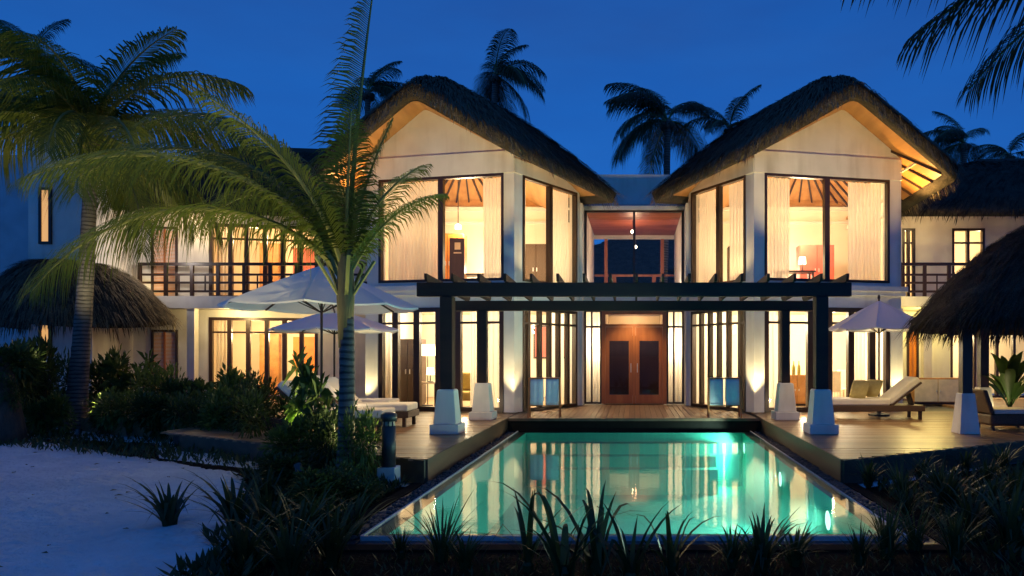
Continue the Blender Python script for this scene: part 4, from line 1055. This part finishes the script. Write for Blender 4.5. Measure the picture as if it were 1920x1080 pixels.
# ------------------------------------------------------------------ palms
def frond_mesh(name, L, e0, e1, n=46, ll=.75, hang=.5, wind=0.0, curve=1.0, m='palm_leaf', seed=0, w=.045, yaw=0.0, skirt=.12, blow=(0, 0, 0)):
    """local frame: grows along +x, z up; elevation runs from e0 to e1 degrees"""
    rnd = random.Random(seed); k = 24; p = Vector((0, 0, 0)); pts = [p.copy()]; dirs = []
    for i in range(k):
        t = (i + .5) / k; e = R(e0 + (e1 - e0) * t ** curve); ya = R(yaw) * t * t
        d = Vector((math.cos(e) * math.cos(ya), math.cos(e) * math.sin(ya), math.sin(e))); dirs.append(d); p = p + d * L / k; pts.append(p.copy())
    dirs.append(dirs[-1])
    b = MB(); b.tube(pts[::2], [.042 * (1 - .9 * i / (k / 2)) * (L / 4) ** .5 + .005 for i in range(len(pts[::2]))], 5)
    rib_faces = len(b.f)
    for i in range(n):
        t = skirt + (1 - skirt) * (i + .5) / n; q = t * k; a = int(min(q, k - 1)); f = q - a
        base = pts[a].lerp(pts[a + 1], f); d = dirs[a]
        side = Vector((0, 1, 0)) if abs(yaw) < 1 else d.cross(Vector((0, 0, 1))).normalized() * -1
        up = side.cross(d).normalized() * -1
        if up.z < 0 and abs(e0) < 80: up = -up
        prof = (math.sin(math.pi * min(1, t * .93 + .06)) ** .6) * (1 - .25 * t) + .10
        for sd_ in (-1, 1):
            ln = ll * prof * rnd.uniform(.82, 1.12)
            fw = .55 + .55 * t
            v0 = (side * sd_ + d * fw + up * .28 + Vector(blow)).normalized()
            g = Vector((0, 0, -1)) * hang * rnd.uniform(.7, 1.3) + Vector((-wind * 0, 0, 0))
            p1 = base + v0 * ln * .4 + g * ln * .10; p2 = base + v0 * ln * .74 + g * ln * .38; p3 = base + v0 * ln * .95 + g * ln * .80
            wv = d.normalized() * w * .5 * rnd.uniform(.8, 1.2)
            b.add([base - wv * .5, base + wv * .5, p1 + wv, p1 - wv, p2 + wv * .8, p2 - wv * .8, p3], [(0, 1, 2, 3), (3, 2, 4, 5), (5, 4, 6)])
    me = b.mesh(name, 'palm_rib'); me.materials.append(MATS[m])
    me.polygons.foreach_set('material_index', [0 if i < rib_faces else 1 for i in range(len(me.polygons))]) if len(me.polygons) == len(b.f) else None
    return me
def trunk(parent, pts, r0, r1, m='bark', rings=True):
    k = 40; out = []; rad = []
    P = [Vector(p) for p in pts]
    for i in range(k + 1):
        t = i / k; a, b_, c = P[0], P[1], P[2]
        out.append(a * (1 - t) ** 2 + b_ * 2 * t * (1 - t) + c * t * t)
        rad.append((r0 + (r1 - r0) * t) * (1 + (.05 if i % 2 else 0)) + (r0 * .6 * math.exp(-t * 14)))
    return MB().tube(out, rad, 12).build('trunk', m, parent, True)
LIB = {}
def lib(kind, i, m):
    key = (kind, i, m)
    if key not in LIB:
        e0, e1 = {0: (78, 20), 1: (62, -20), 2: (45, -45), 3: (22, -62), 4: (0, -75), 5: (-25, -85)}[i]
        LIB[key] = frond_mesh('frond', 3.6, e0, e1, 84, 1.12, .9 + .1 * i, 0, 1.0, m, i * 7 + 1, .042)
    return LIB[key]
def generic_palm(label, x, y, ztop, zbase, lean, scale=1.0, m='palm_leaf_shaded', n=17, seed=0, r=.15, group='dark palms behind the house', wind=0, bias=None):
    rnd = random.Random(seed); t = thing('palm_tree', label, 'palm', group, (x, y, zbase))
    H = ztop - zbase; trunk(t, [(-lean, 0, 0), (-lean * .2, 0, H * .5), (0, 0, H)], r * 1.25, r * .75)
    for k in range(n):
        i = [0, 1, 1, 2, 2, 3, 2, 3, 4, 1, 3, 4, 2, 5, 3, 1, 0, 2, 4, 3][k % 20]
        o = link('frond', lib('g', i, m), t, (0, 0, H - .05))
        az = k * 2.39996 + rnd.uniform(-.3, .3)
        if bias is not None: az = bias + math.sin(az) * 1.6
        o.rotation_euler = (rnd.uniform(-.12, .12) + wind, rnd.uniform(-.1, .1), az); s = scale * rnd.uniform(.85, 1.12); o.scale = (s, s, s)
    for k in range(7):
        a = k * .9; MB().lathe([(.02, -.12), (.10, -.05), (.11, .04), (.03, .13)], (math.cos(a) * .2, math.sin(a) * .2, H - .22 - .08 * (k % 2)), 8).build('coconut', 'bark_dark', t, True)
    return t
# main palm in front of the house
PD = 10.0; PXm = gx(648, PD)
mp_ = thing('palm_tree', 'young palm with ringed grey trunk beside the pool, fronds over the left parasols', 'palm', None, (PXm, PD, SAND + .05))
CZ = gz(535, PD) - SAND - .05
trunk(mp_, [(-.02, 0, 0), (.05, 0, CZ * .5), (0, 0, CZ)], .115, .095)
MB().tube([(0, 0, CZ - .9), (0, 0, CZ - .1), (0, 0, CZ + .5), (0, 0, CZ + .9)], [.095, .125, .10, .03], 12).build('crown_shaft', 'leaf_sheath', mp_, True)
spec = [  # azimuth, e0, e1, length, leaflet, hang, curve
    (178, 93, 98, 4.4, .58, .55, 1.0, -.5), (174, 73, -30, 5.2, .80, .85, 1.0, 0), (187, 61, -56, 4.9, .72, .95, .85, 0),
    (166, 80, -14, 5.0, .75, .75, 1.1, 0), (198, 70, -34, 4.6, .72, .85, 1.0, 0), (152, 70, -36, 4.3, .70, .8, 1.0, 0), (0, 64, 6, 2.0, .42, .75, 1.6, 0), (16, 84, 66, 2.5, .48, .7, 1.0, 0),
    (110, 74, 0, 3.4, .65, .6, 1.0, 0), (-62, 85, 58, 2.4, .5, .6, 1.0, 0), (60, 78, 30, 2.6, .6, .6, 1.0, 0), (232, 78, 20, 3.0, .6, .7, 1.0, 0)]
for k, (az, e0, e1, L, ll, hg, cv, wi) in enumerate(spec):
    o = link('frond', frond_mesh('frond', L, e0, e1, int(40 + L * 20), ll * 1.3, hg * 1.15, wi, cv, 'palm_leaf', 50 + k, .021, blow=(.9, 0, -.5) if k == 0 else (0, 0, 0)), mp_, (0, 0, CZ + .02 * (k % 4)), R(az))
for k in range(5):   # old leaf bases hanging at the neck
    a = k * 1.3; MB().bar((math.cos(a) * .10, math.sin(a) * .10, CZ - .15), (math.cos(a) * .42, math.sin(a) * .42, CZ + .35 + .1 * k % 3 * .1), .05, .03).build('leaf_base', 'palm_rib', mp_)
# second palm, far left
generic_palm('tall grey-trunked palm in front of the thatched awning at the left', gx(172, 17.5), 17.5, gz(250, 17.5), SAND, .45, 1.12, 'palm_leaf', 26, 4, .17, None)
# distant palms
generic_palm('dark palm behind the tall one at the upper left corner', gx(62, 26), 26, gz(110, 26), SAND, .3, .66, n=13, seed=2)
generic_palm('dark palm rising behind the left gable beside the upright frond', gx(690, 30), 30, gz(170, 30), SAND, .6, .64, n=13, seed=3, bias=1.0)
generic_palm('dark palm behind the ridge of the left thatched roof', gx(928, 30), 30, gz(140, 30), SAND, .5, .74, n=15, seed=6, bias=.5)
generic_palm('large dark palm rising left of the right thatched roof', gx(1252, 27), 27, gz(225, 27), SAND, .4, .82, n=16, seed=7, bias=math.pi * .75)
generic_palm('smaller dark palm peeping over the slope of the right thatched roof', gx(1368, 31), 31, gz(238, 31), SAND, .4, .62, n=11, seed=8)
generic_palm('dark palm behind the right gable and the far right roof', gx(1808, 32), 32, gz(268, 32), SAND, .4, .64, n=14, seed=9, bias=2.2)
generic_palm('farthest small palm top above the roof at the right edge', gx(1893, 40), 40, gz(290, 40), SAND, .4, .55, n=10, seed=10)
# near palm outside the frame whose fronds hang into the upper right corner
np_ = thing('palm_tree', 'near palm whose black fronds hang into the upper right corner', 'palm', None, (5.6, 5.8, SAND))
trunk(np_, [(.3, 0, 0), (.1, 0, 2.8), (0, 0, 5.75)], .17, .12)
for k, (az, e0, e1, L) in enumerate(((176, 22, -30, 3.6), (168, 8, -38, 3.3), (190, 30, -20, 3.8), (160, 38, -25, 3.3), (90, 40, -40, 3.3), (20, 40, -40, 3.3), (300, 40, -30, 3.2), (130, 15, -45, 3.0), (182, 40, -10, 3.6), (172, 28, -8, 4.0), (164, 20, -22, 3.7), (184, 14, -20, 3.4))):
    link('frond', frond_mesh('frond', L, e0, e1, 80, .80, 1.0, 0, 1.0, 'palm_leaf_shaded', 80 + k, .032), np_, (0, 0, 5.75), R(az))
# old tree trunk at the left edge
ot = thing('tree', 'dark broad trunk with leaves at the left edge of the picture', 'tree', None, (gx(12, 15), 15, SAND))
MB().tube([(0, 0, 0), (.02, 0, .3), (-.03, 0, .8), (-.1, .1, 1.4), (-.3, .2, 1.9)], [.38, .33, .28, .20, .10], 12).build('trunk', 'bark_dark', ot, True)
MB().tube([(-.06, .05, 1.1), (-.5, .2, 1.6), (-.9, .3, 2.0)], [.14, .09, .05], 8).build('limb', 'bark_dark', ot, True)

# ------------------------------------------------------------------ shrubs and strappy plants
def shrub_mesh(name, seed, n=900, ll=.17, lw=.06, m='shrub_leaf', lumps=7):
    """unit shrub: about 1 wide (radius) and 1 high"""
    rnd = random.Random(seed); b = MB(); cs = []
    for _ in range(lumps):
        a = rnd.uniform(0, 6.28); r = rnd.uniform(.1, .62); cs.append((r * math.cos(a), r * math.sin(a), rnd.uniform(.3, .78), rnd.uniform(.26, .42)))
    for _ in range(n):
        cx, cy_, cz, cr_ = rnd.choice(cs); v = Vector((rnd.gauss(0, 1), rnd.gauss(0, 1), rnd.gauss(0, 1))).normalized()
        p = Vector((cx, cy_, cz)) + v * cr_ * rnd.uniform(.55, 1.05)
        if p.z < .02: p.z = rnd.uniform(.02, .2)
        d = (v + Vector((rnd.uniform(-.5, .5), rnd.uniform(-.5, .5), rnd.uniform(-.1, .7)))).normalized()
        s = d.cross(Vector((rnd.uniform(-.4, .4), rnd.uniform(-.4, .4), 1))).normalized(); L = ll * rnd.uniform(.7, 1.3); w_ = lw * rnd.uniform(.7, 1.3)
        b.add([p, p + d * L * .45 + s * w_ * .5 - Vector((0, 0, .012)), p + d * L - Vector((0, 0, L * .25)), p + d * L * .45 - s * w_ * .5 - Vector((0, 0, .012))], [(0, 1, 2), (0, 2, 3)])
    return b.mesh(name, m)
def stems_mesh(seed):
    rnd = random.Random(seed); b = MB()
    for _ in range(6):
        a = rnd.uniform(0, 6.28); b.tube([(0, 0, 0), (math.cos(a) * .15, math.sin(a) * .15, .35), (math.cos(a) * .4, math.sin(a) * .4, .7)], [.03, .02, .008], 5)
    return b.mesh('stems', 'bark_dark')
SH = [shrub_mesh('foliage', k, 1700, .20 if k % 2 else .15, .075 if k % 2 else .05, 'shrub_leaf' if k % 3 else 'shrub_leaf_bright') for k in range(5)]
STM = stems_mesh(2)
f = link('crown', SH[1], ot, (-.3, .2, 1.0)); f.scale = (.8, .8, 1.1)
f = link('ivy', SH[2], ot, (0, 0, .75)); f.scale = (.45, .45, .8)
def rosette_mesh(seed, n=150, ll=.42, lw=.075):
    """plumeria-like: long leaves in whorls at branch tips"""
    rnd = random.Random(seed); b = MB()
    for _ in range(11):
        a = rnd.uniform(0, 6.28); r = rnd.uniform(0, .6); c = Vector((r * math.cos(a), r * math.sin(a), rnd.uniform(.5, .95)))
        for k in range(n // 11):
            t = rnd.uniform(0, 6.28); e = rnd.uniform(-.2, .9); d = Vector((math.cos(t) * math.cos(e), math.sin(t) * math.cos(e), math.sin(e)))
            s = d.cross(Vector((0, 0, 1))).normalized(); L = ll * rnd.uniform(.7, 1.2)
            b.add([c, c + d * L * .5 + s * lw * .5, c + d * L - Vector((0, 0, L * .28)), c + d * L * .5 - s * lw * .5], [(0, 1, 2), (0, 2, 3)])
    return b.mesh('foliage', 'shrub_leaf_bright')
ROS = [rosette_mesh(k, 190) for k in range(3)]
def shrub(px, D, py_top, rad, label, cat='shrub', mesh=None, seed=0, zb=SAND + .06, group='shrubs in the left border'):
    h = gz(py_top, D) - zb; x = gx(px, D)
    t = thing('shrub', label, cat, group, (x, D, zb), seed * 1.7)
    f = link('foliage', mesh or SH[seed % 5], t); f.scale = (rad, rad, h / 1.05)
    s = link('stems', STM, t); s.scale = (rad, rad, h * .9)
ORD = ['first', 'second', 'third', 'fourth', 'fifth', 'sixth', 'seventh', 'eighth', 'ninth', 'tenth', 'eleventh', 'twelfth', 'thirteenth', 'fourteenth', 'fifteenth']
back = [(28, 16.2, 655, .8), (70, 17.0, 640, .75), (112, 18.6, 660, .8), (205, 19.0, 668, .8), (250, 18.4, 655, .85), (300, 17.8, 690, .8), (345, 17.2, 712, .8), (395, 17.0, 704, .85), (440, 16.4, 702, .8), (490, 16.0, 706, .8)]
for k, (px_, D, py_, r_) in enumerate(back):
    shrub(px_, D, py_, r_, 'leafy dark shrub in the back row of the left border, %s from the left' % ORD[k], mesh=ROS[k % 3] if k in (4, 7) else None, seed=k)
front = [(95, 16.0, 745, .6), (190, 16.6, 742, .75), (240, 16.2, 735, .75), (300, 15.9, 738, .8), (360, 15.4, 732, .8), (420, 14.9, 735, .8), (475, 14.4, 728, .75), (520, 13.4, 735, .7)]
for k, (px_, D, py_, r_) in enumerate(front):
    shrub(px_, D, py_, r_, 'low dark bush in the front row of the left border, %s from the left' % ORD[k], seed=k + 3)
mid = [(572, 11.9, 668, .55, 'bright leafy shrub in front of the largest parasol pole', 1), (620, 11.3, 712, .5, 'leafy shrub just left of the main palm trunk', 1), (556, 11.0, 790, .6, 'low bush under the bright leafy shrub by the main palm', 0), (610, 10.3, 770, .55, 'dense bush at the foot of the main palm', 0),
       (680, 9.9, 778, .42, 'small bush between the main palm and the bollard lamp', 0), (540, 9.9, 850, .55, 'low spreading bush at the sand edge below the main palm', 0), (640, 9.0, 868, .55, 'dark low bush in front of the bollard lamp', 0), (590, 8.6, 888, .5, 'dark low bush by the sand, nearest below the main palm', 0), (690, 8.9, 900, .4, 'small dark bush against the pool kerb', 0)]
for k, (px_, D, py_, r_, lab, kind) in enumerate(mid):
    shrub(px_, D, py_, r_, lab, mesh=ROS[k % 3] if kind else None, seed=k + 1, group='bushes around the main palm')

def strap_mesh(seed, n=46, h=.55, spread=.42, w=.03, bend=.8):
    rnd = random.Random(seed); b = MB()
    for _ in range(n):
        a = rnd.uniform(0, 6.28); ln = h * rnd.uniform(.6, 1.25); out = spread * rnd.uniform(.15, 1.0); r0 = rnd.uniform(0, .07); bd = rnd.uniform(.2, 1) * bend
        d = Vector((math.cos(a), math.sin(a), 0)); s = Vector((-d.y, d.x, 0)); pts = []
        for i in range(7):
            t = i / 6; pts.append(d * (r0 + out * (t ** 1.5)) + Vector((0, 0, ln * (t - bd * .45 * t ** 3))))
        if rnd.random() < .16:      # a snapped leaf folds over
            kq = pts[3].copy(); dd = (d + Vector((rnd.uniform(-.6, .6), rnd.uniform(-.6, .6), -1.1))).normalized()
            for i in range(4, 7): pts[i] = kq + dd * (i - 3) * ln * .13
        o = []; ww = w * rnd.uniform(.7, 1.2)
        for i, p in enumerate(pts):
            q = ww * (1 - (i / 6) ** 2.2) * .5 + .001; o += [p - s * q, p + s * q]
        b.add(o, [(2 * i, 2 * i + 1, 2 * i + 3, 2 * i + 2) for i in range(6)])
    return b.mesh('leaves', 'strap_leaf')
ST = [strap_mesh(k, 40, .55, .45, .040, 1.0) for k in range(4)]
STB = [strap_mesh(20 + k, 13, .86, .78, .055, 1.25) for k in range(3)]
STT = [strap_mesh(40 + k, 60, .5, .42, .02, .7) for k in range(3)]
def strap(px, D, label, s=1.0, kind=0, seed=0, zb=SAND + .06, group='strappy plants at the near pool edge'):
    t = thing('strap_plant', label, 'plant', group, (gx(px, D), D, zb), seed * 2.3)
    f = link('leaves', (ST, STB, STT)[kind][seed % 3], t); f.scale = (s, s, s)
    c = MB().lathe([(.05 * s, -.02), (.06 * s, .05), (.03 * s, .1)], (0, 0, 0), 8).build('crown', 'strap_leaf', t)
row = [(752, 6.6, .62, 2), (828, 6.5, 1.02, 2), (872, 6.25, .7, 0), (990, 6.2, .9, 1), (1058, 6.0, 1.22, 1), (1118, 6.15, 1.05, 1), (1182, 5.9, .85, 1), (1258, 6.2, .88, 1), (1372, 6.3, .7, 0), (1428, 6.15, 1.0, 0), (1490, 6.35, .82, 0), (1612, 6.4, .75, 2), (1662, 6.6, 1.15, 2), (1716, 6.85, .95, 2)]
for k, (px_, D, s_, kd) in enumerate(row):
    strap(px_, D, 'strappy plant silhouetted against the lit pool, %s from the left in the row' % ORD[k], s_, kd, k)
strap(318, 7.9, 'large lone strappy clump on the blue sand', 1.15, 0, 1, SAND + .02, 'strappy plants at the sand edge')
lft = [(440, 7.7, 1.3), (500, 7.2, 1.2), (455, 6.3, 1.1), (560, 6.8, 1.2), (540, 6.0, 1.1), (620, 6.3, 1.1), (600, 7.5, 1.1), (500, 8.6, 1.2), (660, 7.3, 1.0)]
for k, (px_, D, s_) in enumerate(sorted(lft)):
    strap(px_, D, 'dark strappy plant between sand and pool, %s from the left in that bed' % ORD[k], s_, 0, k + 1, SAND + .06, 'strappy plants between sand and pool')
rgt = [(1628, 10.1, .85, 0), (1725, 10.6, .85, 0), (1690, 9.4, 1.0, 2), (1760, 9.6, 1.0, 2), (1810, 11.4, .8, 0), (1880, 11.6, .9, 0), (1850, 10.0, 1.0, 2), (1775, 8.6, 1.1, 0), (1860, 8.4, 1.1, 0), (1905, 9.2, 1.1, 0), (1820, 7.4, 1.1, 0), (1895, 7.0, 1.2, 0), (1700, 8.3, .8, 2), (1790, 6.6, 1.0, 2)]
for k, (px_, D, s_, kd) in enumerate(sorted(rgt)):
    strap(px_, D, 'dark strappy plant in the bed right of the pool, %s from the left' % ORD[k], s_, kd, k, SAND + .06, 'strappy plants right of the pool')
# low cover over the beds
gc = MB(); rg_ = random.Random(9)
def cover(n, fx, fy, test, s=.16):
    for _ in range(n):
        x, y = rg_.uniform(*fx), rg_.uniform(*fy)
        if not test(x, y): continue
        a = rg_.uniform(0, 6.28); e = rg_.uniform(.5, 1.3); d = Vector((math.cos(a) * math.cos(e), math.sin(a) * math.cos(e), math.sin(e))); sd2 = Vector((-math.sin(a), math.cos(a), 0)); L = s * rg_.uniform(.6, 1.5); p = Vector((x, y, SAND + .05))
        gc.add([p, p + d * L * .5 + sd2 * L * .12, p + d * L, p + d * L * .5 - sd2 * L * .12], [(0, 1, 2), (0, 2, 3)])
cover(9000, (-6.2, -3.35), (5, 11.4), lambda x, y: x > -3.75 - max(0, y - 5.6) * .34 - max(0, y - 9.2) * .35 + .12 * math.sin(y * 5) and y < 10.2 - (x + 3.35) * .5)
cover(6000, (-15.5, -6), (11.5, 17), lambda x, y: abs(y - (13.4 + (-x - 8.5) * .42)) < 1.0)
cover(3000, (-3.3, 3.4), (4.4, 6.6), lambda x, y: True, .07)
cover(7000, (3.4, 9.2), (5, 12.5), lambda x, y: y < 10.0 + (x - 3.3) * .55 and y > 4.6 + (x - 3.3) * 1.35)
o = stuff(gc.build('ground_cover', 'strap_leaf')); o['label'] = 'low dark ground cover in the planting beds'; o['category'] = 'ground cover'

lt = MB(); rl_ = random.Random(21)
for _ in range(130):
    x, y = rl_.uniform(-14, -4.6), rl_.uniform(4.5, 15); 
    if inside(LEFT_BED, x, y): continue
    a = rl_.uniform(0, 6.28); L = rl_.uniform(.04, .11); d = Vector((math.cos(a), math.sin(a), 0)); q = Vector((-d.y, d.x, 0)) * L * .28; p = Vector((x, y, SAND + .075))
    lt.add([p, p + d * L * .5 + q + Vector((0, 0, .015)), p + d * L, p + d * L * .5 - q + Vector((0, 0, .01))], [(0, 1, 2), (0, 2, 3)])
o = stuff(lt.build('leaf_litter', 'leaf_sheath')); o['label'] = 'scattered dry leaves on the sand'; o['category'] = 'leaves'
# big-leaved plant at the right edge
bp = thing('banana_plant', 'big-leaved plant lit yellow-green beside the right shelter posts', 'plant', None, (gx(1893, 16.2), 16.2, 0))
MB().lathe([(.2, 0), (.26, .3), (.24, .32), (.0, .30)], (0, 0, 0), 14).build('pot', 'clay', bp, True)
rp = random.Random(4)
for k in range(22):
    a = k * 2.4; el = rp.uniform(52, 85); L = rp.uniform(.9, 1.75); b = MB(); pts = []; d0 = Vector((math.cos(a), math.sin(a), 0)); sd3 = Vector((-d0.y, d0.x, 0)); o_ = []
    for i in range(9):
        t = i / 8; e = R(el - 55 * t * t); pts.append((pts[-1] if pts else Vector((0, 0, .28))) + (d0 * math.cos(e) + Vector((0, 0, math.sin(e)))) * (L / 8 if i else 0))
        wdt = .02 if t < .3 else .10 * math.sin(math.pi * min(1, (t - .3) / .7 * .92 + .08)) + .012
        o_ += [pts[-1] - sd3 * wdt + Vector((0, 0, wdt * .25)), pts[-1], pts[-1] + sd3 * wdt + Vector((0, 0, wdt * .25))]
    b.add(o_, [f_ for i in range(8) for f_ in ((3 * i, 3 * i + 1, 3 * i + 4, 3 * i + 3), (3 * i + 1, 3 * i + 2, 3 * i + 5, 3 * i + 4))]).build('leaf', 'banana_leaf', bp, True)

fp = thing('far_pavilion', 'dark thatched roof far behind, seen through the upper link', 'building')
MB().box(-5, 8, 37, 43, SAND, 5.6).build('wall', 'plaster', fp)
thatch_roof(fp, dens([((-6.5, 35.5, 5.2), (-.5, 39.8, 8.4)), ((9.5, 35.5, 5.2), (4.0, 39.8, 8.4)), ((9.5, 44.5, 5.2), (4.0, 40.2, 8.4)), ((-6.5, 44.5, 5.2), (-.5, 40.2, 8.4))], .4), .2, .3, 2500, 3, .3, straw_m='straw_shaded')
# trees beyond the house
for k, (x, y, h, r_) in enumerate(((-9, 36, 5.2, 3.2), (-2.2, 33, 3.6, 2.4), (3.0, 33, 3.4, 2.4), (9, 38, 5, 3), (22, 38, 6, 4), (-24, 36, 6, 4), (-17, 38, 6, 4))):
    t = thing('tree', 'dark rounded tree beyond the house, %s from the left' % ORD[[2, 3, 4, 5, 6, 0, 1][k]], 'tree', 'trees beyond the house', (x, y, SAND), k)
    f = link('crown', SH[(k + 1) % 5], t, (0, 0, h * .2)); f.scale = (r_, r_, h * .8)
    MB().tube([(0, 0, 0), (.1, 0, h * .4), (0, .1, h * .75)], [.2, .15, .06], 8).build('trunk', 'bark_dark', t)

# ------------------------------------------------------------------ garden spotlights, pillar uplights and added fill lights
def spike(x, y, z, target, watts, label, angle=70, col=(1, .82, .40)):
    t = thing('garden_spotlight', label, 'lamp', 'garden spotlights', (x, y, z))
    MB().tube([(0, 0, -.06), (0, 0, .12)], .012, 6).build('spike', 'metal_dark', t)
    d = (Vector(target) - Vector((x, y, z + .14))).normalized(); a = Vector((0, 0, .14)); MB().tube([a - d * .06, a + d * .06], .045, 10).build('housing', 'metal_dark', t)
    lamp('spot_beam', Vector((x, y, z + .14)) + d * .09, watts, col, .04, 'SPOT', target, angle)
spike(PXm + .35, 10.62, SAND + .08, (PXm - 1.5, 9.9, 4.6), 330, 'small spotlight in the bed under the main palm', 95)
spike(gx(178, 18.9), 18.9, SAND + .08, (gx(175, 17.5), 17.5, 7), 1100, 'small spotlight in the border under the tall left palm', 60)
spike(gx(560, 9.1), 9.1, SAND + .35, (PXm - 2.3, 10.3, 4.6), 620, 'small added spotlight among the low bushes at the sand edge', 70)  # added to light the near side of the main palm's fronds
spike(gx(146, 15.4), 15.4, SAND + .1, (gx(200, 17.5), 17.3, 7.4), 1300, 'small added spotlight at the foot of the tall left palm', 58)  # added in front to brighten the tall palm's crown
spike(-5.8, 12.05, .062, (-6.0, 10.0, 4.2), 420, 'small added spotlight on the deck edge behind the bushes', 95)  # added to light the main palm's fronds from the house side
for s in (-1, 1):
    lamp('gable_fill_spot', (s * 4.25, 13.9, 3.12), 1350 if s > 0 else 950, (1, .70, .25), .06, 'SPOT', (s * 5.2, 18.6, 7.5), 62, .5)  # unseen flood added to warm the gable and the upper pillars
    lamp('pillar_uplight', (s * 3.12, 17.98, .06), 420 if s > 0 else 260, (1, .82, .42), .04, 'SPOT', (s * 3.16, 18.3, 4), 75)
    lamp('pillar_uplight', (s * 7.5, 18.95, .06), 330 if s > 0 else 160, (1, .82, .40), .04, 'SPOT', (s * 7.4, 19.2, 4), 75)
    lamp('upper_wall_fill_spot', (s * 2.2, 18.9, 3.30), 130, (1, .74, .34), .08, 'SPOT', (s * 2.3, 19.2, 7.0), 130)  # unseen uplight added to brighten the upper walls
    lamp('eave_light', (s * 7.75, 19.6, 5.6), 330 if s > 0 else 200, (1, .56, .16), .06, 'SPOT', (s * 8.0, 19.0, 7), 150)
lamp('plant_light', (gx(1872, 16.0), 15.9, .15), 14, (1, .86, .4), .05, 'SPOT', (gx(1893, 16.2), 16.2, 1.2), 110)
